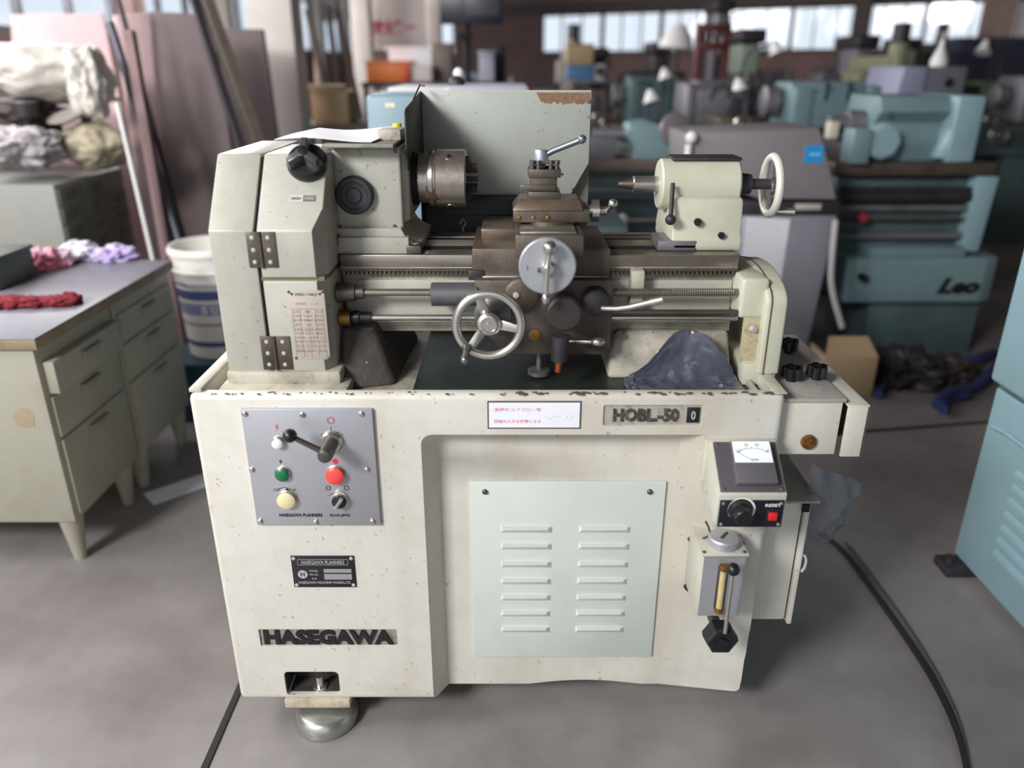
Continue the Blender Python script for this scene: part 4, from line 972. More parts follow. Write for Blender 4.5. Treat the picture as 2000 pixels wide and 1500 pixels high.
# lower electrical box and its shelf
s0, s1 = .50, P(1604, 965, Y=-.0).x
shz = P(1560, 972, Y=.06).z
e0_ = P(1576, 985, Y=.06).x
eb0 = P(1520, 1210, Y=.06).z
el = part(L, 'side_cabinet', B().box(.50, e0_-.008, .06, .40, eb0, shz-.004, .003), CREAM, label='lower cream side cabinet with a stained door edge')
part(el, 'cabinet_shelf', B().box(.515, P(1604, 975, Y=.045).x, .045, .45, shz-.006, shz, .0015), mat('grey_cream_shelf', (150, 148, 138), .55, stain=(100, 94, 84), amt=.6, scale=8))
part(el, 'door_seam', B().box(e0_-.008, e0_-.004, .064, .40, eb0, shz-.02), mat('brown_joint_line', (96, 78, 52), .7))
part(el, 'side_door', B().box(e0_-.004, e0_+.006, .052, .40, eb0-.006, shz-.016, .0015), CREAM)
q = P(1566, 1102, Y=.05)
part(el, 'door_latch', B().tube([(e0_+.004, .06, q.z+.02), (e0_+.016, .055, q.z+.016), (e0_+.016, .052, q.z-.008), (e0_+.008, .05, q.z-.02)], .003, 8, 1), SILV)
part(el, 'black_hinge', B().box(e0_-.012, e0_+.004, .05, .056, shz-.03, shz-.012, .001), BLACKM)

# ------------------------------------------------------------------ things lying on the lathe
random.seed(11)
def sheet(pts_fn, nu, nv, th=.0012):
    b = B(); g = [[b.bm.verts.new(pts_fn(i/nu, j/nv)) for j in range(nv+1)] for i in range(nu+1)]
    fs = [b.bm.faces.new((g[i][j], g[i+1][j], g[i+1][j+1], g[i][j+1])) for i in range(nu) for j in range(nv)]
    bmesh.ops.recalc_face_normals(b.bm, faces=fs)
    bmesh.ops.solidify(b.bm, geom=fs, thickness=th)
    return b
def pap(a, c):
    x = -.452+.185*a; y = .175+.25*c
    if x < GX1: z0_ = 1.2665
    z = hz1+.0165 + .004*math.sin(a*5+c*3) + (.008*max(0, c-.6))
    x += .03*c
    return Vector((x, y, z))
pp = solo('paper_sheet', sheet(pap, 10, 8), WHITEP, 'curled white paper sheet lying on top of the headstock', 'paper')
pass
q = P(762, 282, Y=.25)
solo('steel_block', B().box(q.x-.022, q.x+.024, .235, .30, hz1+.009, hz1+.03, .003).xf(Matrix.Identity(4)), mat('grey_chipped_block', (178, 172, 158), .5, stain=(84, 78, 70), amt=.7, scale=30), 'small chipped grey block at the right end of the headstock top', 'block')
q = P(777, 270, Y=.34)
ycap = thing('yellow_bung', 'little yellow plastic bung behind the headstock beside the chuck', 'bung', (q.x, .34, hz1+.009))
part(ycap, 'bung_body', B().cyl((q.x, .34, hz1+.009), (q.x, .34, hz1+.035), .012, .009, 16), YELLOW)
part(ycap, 'bung_rim', B().cyl((q.x, .34, hz1+.009), (q.x, .34, hz1+.014), .014, n=16), MAROON)
# crumpled plastic film in the chip tray
def film(a, c):
    x = .235+.225*a
    w_ = max(0, c-.45)/.55
    bell = math.exp(-(abs(a-.55)/.42)**3)
    n_ = noise.noise(Vector((a*3, c*3, 1)))*.5 + noise.noise(Vector((a*9, c*7, 3)))*.45+noise.noise(Vector((a*22, c*16, 5)))*.25
    y = .04+.082*min(1, c/.5) - .012*math.sin(a*9)*w_
    z = .8185 + abs(n_)*.018*(1-.4*w_) + .105*w_*bell
    return Vector((x+.012*math.sin(c*5)*(a-.5)+.03*w_*(.55-a)*bell, y-.008*abs(n_), z))
solo('plastic_film', sheet(film, 40, 36, .0008), FILMB, 'crumpled dark blue plastic film heaped in the right end of the chip tray', 'plastic film')
BC = [P(1588, 905, Y=.07), P(1688, 945, Y=.22), P(1640, 1030, Y=.19), P(1570, 1068, Y=.07)]
def bag(a, c):
    p = BC[0].lerp(BC[1], a).lerp(BC[3].lerp(BC[2], a), c)
    k = math.sin(PI*a)*math.sin(PI*c)
    return p + Vector((.012*k+.008*noise.noise(Vector((a*7, c*7, 2))), -.03*k+.02*noise.noise(Vector((a*5, c*5, 9))), -.02*math.sin(PI*a)*c+.006*noise.noise(Vector((a*9, c*9, 4)))))
solo('film_bag', sheet(bag, 18, 18, .0006), FILM, 'dusty clear plastic film hanging from the side cabinet of the cream lathe', 'plastic film')

# ------------------------------------------------------------------ desk at the left
random.seed(5)
DX, DY0, DY1, DZ = -1.30, .62, 1.52, .74
dk_ = thing('steel_desk', 'old grey steel desk with two drawer pedestals left of the cream lathe', 'desk', (-1.65, 1.05, 0))
part(dk_, 'desk_top', B().box(-2.15, DX+.015, DY0-.01, DY1, DZ-.004, DZ, .001), DESKT, label='scuffed grey laminate top')
part(dk_, 'edge_band', B().box(-2.15, DX+.016, DY0-.012, DY1+.002, DZ-.034, DZ-.004, .004), DESKE)
YM = 1.05
for y0, y1 in ((DY0, YM-.006), (YM+.006, DY1-.01)):
    pd = part(dk_, 'pedestal', B().box(-2.10, DX-.004, y0, y1, .155, DZ-.034, .005), DESKM)
zz = [(.565, .66), (.43, .555), (.175, .42)]
for y0, y1 in ((DY0+.02, YM-.025), (YM+.025, DY1-.03)):
    for k, (za, zb2) in enumerate(zz):
        out = .03 if (k == 0 and y0 < 1) else .006
        dr = part(dk_, 'drawer', B().box(DX-.02, DX+out, y0, y1, za, zb2, .003), DESKM)
        cy = (y0+y1)/2
        part(dr, 'drawer_handle', B().box(DX+out, DX+out+.006, cy-.05, cy+.05, zb2-.045, zb2-.02, .002).box(DX+out, DX+out+.016, cy-.05, cy+.05, zb2-.024, zb2-.02, .001), mat('dull_handle_metal', (150, 150, 138), .5, .1))
        if k == 0: part(dr, 'drawer_lock', B().rev([(0, .007), (.004, .007)], (DX+out, y1-.04, zb2-.03), (1, 0, 0), 14), SILV)
for y in (DY0+.045, YM-.06, YM+.065, DY1-.06):
    for x in (DX-.045, -2.05):
        part(dk_, 'leg', B().rev([(0, .017), (.01, .019), (.155, .036)], (x, y, 0), (0, 0, 1), 16), DESKM)
part(dk_, 'rust_spot', B().blob((DX-.075, DY0-.0003, .50), .028, .001, .03, 3, .4, 2, sub=3), mat('tan_rust_spot', (158, 142, 116), .8))
def cloth(name, u, v, z, rx, ry, rz, seed, mt, label, cat='cloth', amp=.4, fr=2.5, loc=None):
    q = Vector(loc) if loc else P(u, v, Z=z)
    return solo(name, B().blob((q.x, q.y, z+rz*.5), rx, ry, rz, seed, amp, fr, base=z+.001, sub=5), mt, label, cat)
cloth('rag', 92, 522, DZ, .07, .08, .045, 2, PINKC, 'crumpled pink and white rag on the desk beside the grey bin')
cloth('rag', 155, 505, DZ, .075, .075, .04, 9, WHITEC, 'crumpled white rag on the desk between the pink and the lilac rags')
cloth('rag', 225, 505, DZ, .075, .07, .032, 4, LILAC, 'crumpled lilac rag near the far end of the desk top')
q = P(60, 600, Z=DZ)
b = B()
for k in range(4): b.blob((q.x-.12+.065*k, q.y+.006*k, DZ+.014), .055, .045-.005*k, .017, 20+k, .4, 2.2, base=DZ+.001, sub=4)
b.blob((q.x+.1, q.y+.045, DZ+.014), .035, .02, .02, 31, .4, 2.2, base=DZ+.001, sub=4)
solo('work_glove', b, REDC, 'red work glove lying flat on the near edge of the desk', 'glove')
q = P(12, 560, Z=DZ)
bn = thing('metal_bin', 'dark grey-green bin at the left edge of the desk top', 'bin', (q.x-.07, q.y, DZ))
bc = Vector((q.x-.07, q.y+.02, DZ))
part(bn, 'bin_body', B().box(bc.x-.1, bc.x+.085, bc.y-.08, bc.y+.14, DZ+.001, DZ+.10, .008), mat('grey_green_bin', (92, 100, 92), .5))
part(bn, 'bin_rim', B().box(bc.x-.105, bc.x+.09, bc.y-.085, bc.y+.145, DZ+.095, DZ+.108, .004), mat('grey_green_bin', (92, 100, 92), .5))
q0 = P(300, 975, Z=0); 
solo('paper_on_floor', B().box(-.13, .13, -.05, .05, .001, .003).xf(Matrix.Translation((-1.19, 1.10, 0)) @ Matrix.Rotation(.75, 4, 'Z')), WHITEP, 'white paper strip lying on the floor between desk and lathe', 'paper')

# pail on a teal box
pc_ = Vector((-1.255, 1.85, 0)); pz0 = .27; pz1 = .735
tbx = thing('teal_crate', 'dark teal box under the white pail', 'box', pc_)
part(tbx, 'crate_body', B().box(pc_.x-.2, pc_.x+.2, pc_.y-.2, pc_.y+.2, 0, pz0-.012, .01), TEALBOX)
part(tbx, 'crate_rim', B().box(pc_.x-.205, pc_.x+.205, pc_.y-.205, pc_.y+.205, pz0-.03, pz0-.002, .006), TEALBOX)
pl = thing('pail', 'white plastic pail with blue printed bands behind the desk', 'pail', (pc_.x, pc_.y, pz0))
H = pz1-pz0
part(pl, 'pail_body', B().rev([(0, .145), (.004, .15), (H-.1, .166), (H-.098, .174), (H-.09, .174), (H-.088, .167), (H-.03, .17), (H-.028, .178), (H-.012, .178), (H, .172), (H-.002, .162), (H-.02, .16), (H-.1, .155)], (pc_.x, pc_.y, pz0), (0, 0, 1), 56), PAILW)
for za, zb2 in ((.315, .325), (.26, .30), (.195, .245), (.15, .157), (.055, .078)):
    ra = .15+.016*za/(H-.1)
    part(pl, 'printed_band', B().rev([(za, ra+.0008), (zb2, ra+.0008+.016*(zb2-za)/(H-.1))], (pc_.x, pc_.y, pz0), (0, 0, 1), 56, cap=False), PAILB if zb2-za < .045 else mat('pale_blue_pail_print', (138, 146, 184), .5))
for k, s_ in enumerate(('S', 'U', 'P', 'E', 'R')):
    a = math.radians(-112+13*k*1.1+20)
    ra = .164
    t = tmesh(s_, .026, .034, .0008, .03)
    t.xf(Matrix.Translation((pc_.x+ra*math.cos(a), pc_.y+ra*math.sin(a), pz0+.22)) @ Matrix.Rotation(a+PI/2, 4, 'Z')); part(pl, 'printed_letter', t, PAILW)
part(pl, 'wire_handle', B().tube([(pc_.x-.176, pc_.y, pz1-.03), (pc_.x-.13, pc_.y-.135, pz1-.12), (pc_.x, pc_.y-.185, pz1-.155), (pc_.x+.13, pc_.y-.135, pz1-.12), (pc_.x+.176, pc_.y, pz1-.03)], .0025, 6, 2), SILV)

# ------------------------------------------------------------------ plan-file cabinet with its heap, at the far left
FX, FY0, FY1, FZ = -1.95, 2.0, 2.62, .95
fc = thing('drawer_cabinet', 'grey cabinet of shallow drawers behind the desk at the far left', 'cabinet', (-2.3, 2.3, 0))
part(fc, 'cabinet_body', B().box(-2.75, FX, FY0, FY1, 0, FZ, .006), mat('grey_cabinet_paint', (146, 146, 140), .5, stain=(120, 118, 110), amt=.3, scale=3))
n = 11
for k in range(n):
    z = .06+k*.08
    for y0, y1 in ((FY0+.015, FY0+.20), (FY0+.205, FY0+.40), (FY0+.405, FY1-.015)):
        if k == n-1 and y0 > FY0+.35: continue
        dr = part(fc, 'drawer', B().box(FX-.01, FX+.008, y0, y1, z, z+.07, .003), mat('grey_drawer_front', (124, 122, 112), .55, stain=(98, 92, 82), amt=.5, scale=6))
        part(dr, 'label_holder', B().box(FX+.008, FX+.014, (y0+y1)/2-.03, (y0+y1)/2+.03, z+.02, z+.05, .001), mat('grey_label_holder', (100, 98, 90), .5))
def heap(name, u, v, Y, rx, ry, rz, seed, mt, label, cat, base=None, amp=.35, fr=2.2, sub=5):
    q = P(u, v, Y=Y)
    return solo(name, B().blob((q.x, Y, q.z), rx, ry, rz, seed, amp, fr, base=base, sub=sub), mt, label, cat)
heap('plastic_bag', 35, 290, 2.12, .17, .13, .085, 3, BAGG, 'grey plastic bag on the front corner of the drawer cabinet', 'bag', FZ+.001)
heap('soiled_sack', 188, 285, 2.34, .135, .13, .10, 8, SACK, 'soiled beige sack on the right end of the drawer cabinet', 'sack', FZ+.001, .2, 1.6)
heap('scrap_bundle', 60, 225, 2.45, .16, .1, .075, 12, SCRAP, 'dark scrap bundle on the drawer cabinet beneath the big white bag', 'scrap', None, .35)
heap('scrap_bundle', 25, 275, 2.5, .26, .1, .11, 13, SCRAP, 'dark heap of scrap behind the grey plastic bag', 'scrap', FZ+.001, .35)
q = P(135, 232, Y=2.3)
tr_ = thing('metal_tray', 'shallow grey tray lying askew on the beige sack', 'tray', (q.x, 2.3, q.z))
part(tr_, 'tray_body', B().rev([(0, .06), (.015, .085), (.017, .082), (.004, .058)], (q.x, 2.3, q.z), (-.2, -.35, 1), 28), mat('grey_tray', (168, 162, 156), .5))
part(tr_, 'tray_lip', B().torus((q.x-.004, 2.294, q.z+.017), (-.2, -.35, 1), .084, .003, 32, 6), mat('grey_tray', (168, 162, 156), .5))
q = P(48, 205, Y=2.3)
tn = thing('round_tin', 'dark round tin standing in the scrap under the white bag', 'tin', (q.x, 2.3, q.z-.05))
part(tn, 'tin_body', B().cyl((q.x, 2.3, q.z-.05), (q.x, 2.3, q.z+.01), .055, n=24), DKMETAL)
part(tn, 'tin_lid', B().cyl((q.x, 2.3, q.z+.01), (q.x, 2.3, q.z+.018), .058, n=24), MIDMETAL)
heap('large_bag', 65, 135, 2.4, .26, .18, .12, 21, BAG, 'large white plastic bag on top of the heap at the far left', 'bag', None, .19, 1.5)
heap('crumpled_film', 176, 160, 2.36, .085, .12, .15, 25, BAG, 'crumpled translucent film drooping right of the large white bag', 'plastic film', None, .28, 1.5)
# shelf that carries the upper heap
sh = thing('wall_shelf', 'dark slatted shelf behind the heap of bags at the far left', 'shelf', (-2.5, 2.8, 0))
for x in (-3.1, -2.14): part(sh, 'leg', B().box(x-.02, x+.02, 2.72, 2.76, 0, 1.42, .002), DKMETAL)
for z in (.98, 1.24): part(sh, 'shelf_board', B().box(-3.12, -2.12, 2.70, 3.1, z, z+.02, .003), WOOD)
# boards and pipes leaning in the corner
def leanbox(name, pts_front, th, mt, label, cat, group=None):
    "a sheet given by bottom-left, bottom-right, top-right, top-left corners, thickened away from the viewer"
    a, b_, c_, d_ = [Vector(p) for p in pts_front]
    nrm = (b_-a).cross(d_-a).normalized()
    if nrm.y < 0: nrm = -nrm
    o = nrm*th
    return solo(name, B().hexa([a, b_, b_+o, a+o, d_, c_, c_+o, d_+o], .003), mt, label, cat, group)
def pv(u, v, Y): return P(u, v, Y=Y)
def onfloor(u, v, Yt, Yb):
    "floor point under the line through (u,v) at Yb"
    p = P(u, v, Y=Yb); return Vector((p.x, Yb, .0))
tl, tr2 = pv(290, 22, 3.05), pv(398, 28, 3.0)
leanbox('brown_board', [(-1.93, 2.75, 0), (-1.38, 2.68, 0), (tr2.x+.03, 3.0, tr2.z), (tl.x, 3.05, tl.z)], .03, BOARD, 'tall dull brown board leaning behind the pail', 'board')
tl, tr2 = pv(238, 30, 2.95), pv(292, 24, 3.0)
leanbox('pink_board', [(-1.90, 2.60, 0), (-1.86, 2.70, 0), (tr2.x, 3.0, tr2.z), (tl.x-.02, 2.92, tl.z)], .02, BOARDP, 'pale pink board with a lit face leaning left of the brown board', 'board')  # pale colour stands for light caught by this angled board
tl, tr2 = pv(405, 55, 3.6), pv(512, 57, 3.5)
leanbox('brown_board', [(-1.95, 3.5, 0), (-1.35, 3.4, 0), (tr2.x, 3.5, tr2.z), (tl.x, 3.6, tl.z)], .03, BOARD, 'shorter brown board behind the headstock, left of the white pillar', 'board')
tl, tr2 = pv(20, 28, 3.4), pv(200, 26, 3.4)
leanbox('pink_board', [(-3.05, 3.3, 0), (-2.2, 3.3, 0), (tr2.x, 3.4, tr2.z), (tl.x, 3.4, tl.z)], .02, BOARDP, 'wide pale pink board behind the heap of bags at the far left', 'board')
PG = 'pipes and bars leaning in the corner'
def pole(name, u0, v0, Y0, u1, v1, Y1, r, mt, label, square=False):
    a = P(u0, v0, Y=Y0); b_ = P(u1, v1, Y=Y1)
    d = (b_-a); 
    foot = a + d*((a.z)/(a.z-b_.z)) if a.z > b_.z else b_
    bb = B()
    if square:
        x, y, dd = basis(foot-a)
        m = Matrix((x, y, dd)).transposed().to_4x4(); m.translation = a
        bb.box(-r, r, -r, r, 0, (foot-a).length, .002, 1).xf(m)
    else: bb.cyl(a, foot, r, n=12)
    for v in bb.bm.verts: v.co.z = max(v.co.z, 0)
    return solo(name, bb, mt, label, 'pipe' if not square else 'bar', PG)
pole('steel_pipe', 215, 45, 2.6, 340, 440, 2.35, .019, mat('blue_grey_pipe', (92, 92, 102), .4, .5), 'thick blue-grey pipe leaning steeply across the pink board')
pole('steel_pipe', 226, -20, 2.7, 352, 440, 2.42, .012, DKMETAL, 'thin dark pipe leaning just behind the thick blue-grey pipe')
pole('flat_bar', 252, 60, 2.5, 318, 448, 2.3, .022, mat('rusty_pink_bar', (124, 98, 98), .55, .2, stain=(90, 66, 66), amt=.6, scale=6), 'rusty pink flat bar leaning beside the pipes', True)
pole('white_conduit', 228, 200, 2.25, 290, 470, 2.15, .009, WHITE, 'thin white conduit leaning left of the pipes')
pole('timber_batten', 395, -20, 2.85, 505, 285, 2.62, .028, WOOD, 'grey-brown timber batten leaning across the gap between the brown boards', True)
pole('timber_batten', 372, -20, 2.82, 470, 285, 2.5, .018, DKMETAL, 'thin dark batten leaning left of the timber batten', True)

# white pillar, added white posts, planks and boxes farther along the left wall
x0, x1, _z0, _z1 = R(508, 100, 592, 100, 4.2)
pw = part(None, 'trim_3', B().box(x0, x1, 4.0, 4.26, 0, 4.15, .01), WALLW); pw['kind'] = 'structure'
for k, (ua, ub, Y) in enumerate(((686, 722, 6.3), (828, 860, 7.0))):
    x0, x1, _z0, _z1 = R(ua, 60, ub, 60, Y)
    pw = part(None, 'trim_%d' % (4+k), B().box(x0, x1, Y, Y+.25, 0, 4.15, .01), WALLW); pw['kind'] = 'structure'  # added white posts; the left one stands in for sunlit wall
for k, (u0, v0, u1, v1, Y, r, mt, lab) in enumerate(((600, 20, 640, 200, 4.6, .05, WOOD, 'grey plank leaning just right of the white pillar'), (640, 10, 668, 230, 4.9, .045, DKMETAL, 'dark plank leaning beside the cardboard box'), (655, 0, 705, 230, 5.2, .05, WOOD, 'brown plank leaning left of the orange crate'), (618, 80, 622, 200, 4.8, .035, WALLM, 'short reddish plank leaning right of the white pillar'))):
    Y = 5.04+.11*k; a = P(u0, v0, Y=Y+.1); b_ = P(u1, v1, Y=Y+.04)
    foot = a+(b_-a)*(a.z/(a.z-b_.z))
    x, y, dd = basis(foot-a); m = Matrix((x, y, dd)).transposed().to_4x4(); m.translation = a
    bb = B().box(-r, r, -.015, .015, 0, (foot-a).length, .002, 1).xf(m)
    for v in bb.bm.verts: v.co.z = max(v.co.z, 0)
    solo('plank', bb, mt, lab, 'plank', 'planks leaning right of the white pillar')
def stack_box(name, u0, v0, u1, v1, Y, dep, mt, label, cat='box', lid=None, base=None):
    a, b_, c_, d_ = R(u0, v0, u1, v1, Y)
    t = thing(name, label, cat, ((a+b_)/2, Y+dep/2, c_))
    part(t, 'box_body', B().box(a, b_, Y, Y+dep, c_, d_, .006), mt)
    part(t, 'box_lid', B().box(a-.006, b_+.006, Y-.006, Y+dep+.006, d_-.002, d_+.012, .003), lid or mt)
    return t, (a, b_, c_, d_)
# low bench that carries the boxes
b0 = P(600, 262, Y=4.4); b1 = P(700, 262, Y=4.4)
wb1 = thing('work_bench', 'low wooden bench behind the headstock carrying the cardboard box', 'bench', (-1.6, 4.7, 0))
zt1 = P(650, 242, Y=4.4).z
part(wb1, 'bench_top', B().box(b0.x-.25, b1.x+.12, 4.3, 4.85, zt1-.04, zt1, .004), WOOD)
for x in (b0.x-.2, b1.x+.06):
    for y in (4.36, 4.79): part(wb1, 'leg', B().box(x-.025, x+.025, y-.025, y+.025, 0, zt1-.04), WOOD)
_a = R(608, 178, 680, 240, 4.4)
t = thing('cardboard_box', 'open tan cardboard box left of the blue-grey machine', 'box', ((_a[0]+_a[1])/2, 4.6, zt1))
part(t, 'box_body', B().box(_a[0], _a[1], 4.4, 4.75, zt1+.001, _a[3], .004), CARD)
part(t, 'box_flap', B().hexa([(_a[0], 4.4, _a[3]-.002), (_a[1], 4.4, _a[3]-.002), (_a[1], 4.41, _a[3]), (_a[0], 4.41, _a[3]), (_a[0]-.01, 4.3, _a[3]+.04), (_a[1]+.01, 4.3, _a[3]+.04), (_a[1]+.01, 4.31, _a[3]+.045), (_a[0]-.01, 4.31, _a[3]+.045)]), mat('pale_cardboard', (220, 200, 170), .8))
wb2 = thing('storage_rack', 'dark steel rack behind the splash guard carrying orange and white boxes', 'rack', (-1.1, 5.7, 0))
zt2 = P(760, 160, Y=5.4).z
rx_ = (P(705, 160, Y=5.4).x, P(985, 160, Y=5.4).x)
part(wb2, 'rack_deck', B().box(rx_[0], rx_[1], 5.4, 6.1, zt2-.04, zt2, .004), DKMETAL)
part(wb2, 'rack_deck', B().box(rx_[0], rx_[1], 5.4, 6.1, .3, .34, .004), DKMETAL)
for x in (rx_[0]+.03, rx_[1]-.03):
    for y in (5.44, 6.06): part(wb2, 'leg', B().box(x-.02, x+.02, y-.02, y+.02, 0, zt2-.04), DKMETAL)
def on(u0, v0, u1, Y, dep, z, name, mt, label, cat='box', lid=None, lidmt=None):
    a, b_, _c2, d_ = R(u0, v0, u1, v0, Y)
    t = thing(name, label, cat, ((a+b_)/2, Y+dep/2, z))
    part(t, 'box_body', B().box(a, b_, Y, Y+dep, z+.001, d_, .006), mt)
    part(t, 'box_lid', B().box(a-.008, b_+.008, Y-.008, Y+dep+.008, d_-.02, d_+.004, .003), lidmt or mt)
    return (a, b_, d_)
on(714, 120, 800, 5.42, .3, zt2, 'orange_crate', ORANGE, 'bright orange plastic crate on the rack', 'crate')
part(bpy.data.objects['orange_crate'], 'red_end_panel', B().box(P(787, 140, Y=5.41).x, P(801, 140, Y=5.41).x, 5.405, 5.42, zt2+.01, zt2+.12, .002), mat('red_orange_end', (196, 68, 56), .5), label='red end panel')
w1 = on(758, 92, 843, 5.75, .3, zt2, 'white_carton', WHITEP, 'white carton standing behind the orange crate', 'carton')
on(802, 128, 842, 5.45, .25, zt2, 'small_carton', mat('pale_carton', (226, 218, 212), .8), 'small pale carton right of the orange crate', 'carton')
w3 = on(728, 98, 750, 5.8, .25, zt2, 'brown_carton', WOOD, 'narrow brown carton behind the left end of the orange crate', 'carton')
on(935, 100, 965, 5.5, .25, zt2, 'lilac_grey_box', mat('lilac_grey', (176, 174, 190), .6), 'lilac-grey box on the rack right of the screen pole', 'box')
on(962, 92, 987, 5.78, .2, zt2, 'dark_gearbox', DKMETAL, 'dark gearbox at the right end of the rack', 'gearbox')
on(845, 85, 880, 5.7, .25, zt2, 'brown_grey_motor', mat('taupe_motor', (122, 110, 100), .6, bump=.4), 'taupe motor between the white carton and the screen pole', 'motor')
# sign board with pinkish red characters
a, b_, c_, d_ = R(722, -10, 830, 92, 6.6)
sb = thing('sign_board', 'white sign board with big faded red characters on the far left wall', 'sign', ((a+b_)/2, 6.6, 0))
part(sb, 'sign_face', B().box(a, b_, 6.6, 6.63, c_, d_, .003), mat('sign_white', (232, 222, 218), .7))
for x in (a+.06, b_-.06): part(sb, 'sign_post', B().box(x-.02, x+.02, 6.63, 6.67, 0, d_, .002), WALLW)
zz_ = P(770, 53, Y=6.6)
text(sb, '安全第一', zz_.x, 6.6, zz_.z, (b_-a)*.78, .13, mat('faded_crimson', (206, 82, 112), .6), .002, .04)
# black screen on a pole
a, b_, c_, d_ = R(858, -40, 984, 47, 4.6)
ms = thing('display_screen', 'big dark flat screen on a slim black pole behind the lathe', 'screen', (P(912, 100, Y=4.65).x, 4.65, 0))
sc_ = part(ms, 'screen_panel', B().box(a, b_, 4.6, 4.66, c_, d_, .006), mat('dark_screen', (34, 36, 48), .35))
part(sc_, 'screen_half', B().box(a+(b_-a)*.4, b_-.03, 4.594, 4.6, c_+.05, d_-.03, .002), mat('lighter_screen', (66, 68, 76), .4))
px_ = P(912, 100, Y=4.7).x
part(ms, 'pole', B().cyl((px_, 4.7, 0), (px_, 4.7, d_-.1), .022, n=14), BLACKM)
part(ms, 'pole_clamp', B().box(px_-.06, px_+.03, 4.66, 4.74, P(905, 68, Y=4.7).z-.03, P(905, 68, Y=4.7).z+.02, .004), BLACKM)
part(ms, 'pole_base', B().cyl((px_, 4.7, 0), (px_, 4.7, .03), .24, n=28, ch=.006), BLACKM)

# ------------------------------------------------------------------ machines behind, right half
def far_lathe(label, x, y, length=1.5, paint=TEAL, dark=TEALD, hh=.34, bt=.95, flip=False, tail=True, pedestal=True, lamp=False, cover=None, rot=0, cat='lathe', group=None):
    "a bench lathe seen at a distance; x,y = its left front corner on the floor"
    s = -1 if flip else 1
    t = thing('workshop_lathe', label, cat, (0, 0, 0), group)
    X = lambda q: q if not flip else length-q
    def bx(n_, a, b_, y0, y1, z0, z1, m, bv=.006): return part(t, n_, B().box(X(a), X(b_), y0, y1, z0, z1, bv), m)
    hw_ = length*.30
    bx('headstock_cabinet', 0, length*.34, .02, .5, 0, bt-.25, dark); bx('tail_cabinet', length*.72, length, .02, .5, 0, bt-.25, dark)
    bx('chip_pan', -.03, length+.03, -.04, .56, bt-.25, bt-.19, dark, .01)
    bd_ = part(t, 'bed', B().box(X(.05), X(length), .12, .42, bt-.2, bt-.02, .004), dark)
    bx('bed_way', .05, length, .1, .44, bt-.025, bt, STEELB, .003)
    h = part(t, 'headstock', B().prism([(.06, bt), (.06, bt+hh-.07), (.11, bt+hh), (.42, bt+hh), (.46, bt+hh-.04), (.46, bt)], 'x', X(0), X(hw_), .012, 3), paint)
    bx('gear_cover', -.09, 0, .05, .46, bt-.12, bt+hh-.02, paint, .02)
    part(h, 'head_rib', B().box(X(hw_*.72), X(hw_*.98), .045, .2, bt+.0, bt+hh-.03, .012, 3), paint)
    for k in range(2): part(h, 'shift_lever', B().cyl((X(hw_*(.25+.3*k)), .06, bt+hh*.6), (X(hw_*(.25+.3*k)+.02), -.0, bt+hh*.6+.09), .007, n=8).ball((X(hw_*(.25+.3*k)+.02), 0, bt+hh*.6+.09), .015, 10), BLACK)
    zc = bt+hh*.55; yc = .27
    d = (s, 0, 0)
    part(t, 'chuck', B().rev([(0, .05), (.03, .05), (.032, .095), (.11, .095), (.115, .085)], (X(hw_), yc, zc), d, 28), MIDMETAL)
    cxx = length*.5
    c_ = bx('carriage', cxx-.11, cxx+.13, .06, .44, bt, bt+.06, STEELB); bx('apron', cxx-.13, cxx+.15, -.01, .1, bt-.2, bt+.01, dark)
    part(t, 'tool_post', B().box(X(cxx-.03), X(cxx+.06), .16, .26, bt+.06, bt+.17, .004).cyl((X(cxx+.015), .21, bt+.17), (X(cxx+.015), .21, bt+.21), .018, n=12).cyl((X(cxx+.015), .21, bt+.2), (X(cxx+.13), .15, bt+.25), .007, n=8), DKMETAL)
    part(t, 'hand_wheel', B().torus((X(cxx-.08), -.04, bt-.09), (0, 1, 0), .07, .009, 24, 8).cyl((X(cxx-.08), -.05, bt-.09), (X(cxx-.08), 0, bt-.09), .022, n=14).box(X(cxx-.08)-.065, X(cxx-.08)+.065, -.045, -.035, bt-.097, bt-.083), STEEL)
    part(t, 'cross_wheel', B().torus((X(cxx+.02), -.05, bt+.03), (0, 1, 0), .045, .007, 20, 8).cyl((X(cxx+.02), -.055, bt+.03), (X(cxx+.02), .06, bt+.03), .014, n=12), STEEL)
    for k, zz_ in enumerate((bt-.07, bt-.12)): part(bd_, 'feed_rod', B().cyl((X(.1), .09, zz_), (X(length), .09, zz_), .011, n=10), STEEL)
    if tail:
        tx = length*.80
        part(t, 'tailstock', B().prism([(X(tx), bt), (X(tx+.02), bt+.12), (X(tx-.03), bt+hh*.4), (X(tx-.03), zc+.06), (X(tx+.17), zc+.06), (X(tx+.18), bt+hh*.4), (X(tx+.19), bt)], 'y', .18, .36, .015, 3), paint)
        part(t, 'tail_quill', B().cyl((X(tx-.14), yc, zc), (X(tx), yc, zc), .024, n=16), STEEL)
        part(t, 'tail_wheel', B().torus((X(tx+.25), yc, zc), (1, 0, 0), .075, .01, 24, 8).cyl((X(tx+.15), yc, zc), (X(tx+.26), yc, zc), .016, n=10), SILV)
    if lamp:
        part(t, 'lamp_arm', B().tube([(X(hw_), .44, bt+hh), (X(hw_+.05), .44, bt+hh+.2), (X(hw_+.22), .36, bt+hh+.26)], .01, 8, 2), DKMETAL)
        part(t, 'lamp_shade', B().rev([(0, .02), (.05, .035), (.1, .065)], (X(hw_+.22), .36, bt+hh+.27), (.3*s, -.3, -1), 16), WHITE)
    if cover:
        part(t, 'splash_cover', B().box(X(hw_*1.0), X(length*.9), .5, .512, bt-.05, bt+hh+.12, .002), cover)
    t.location = (x, y, 0); t.rotation_euler = (0, 0, rot)
    return t

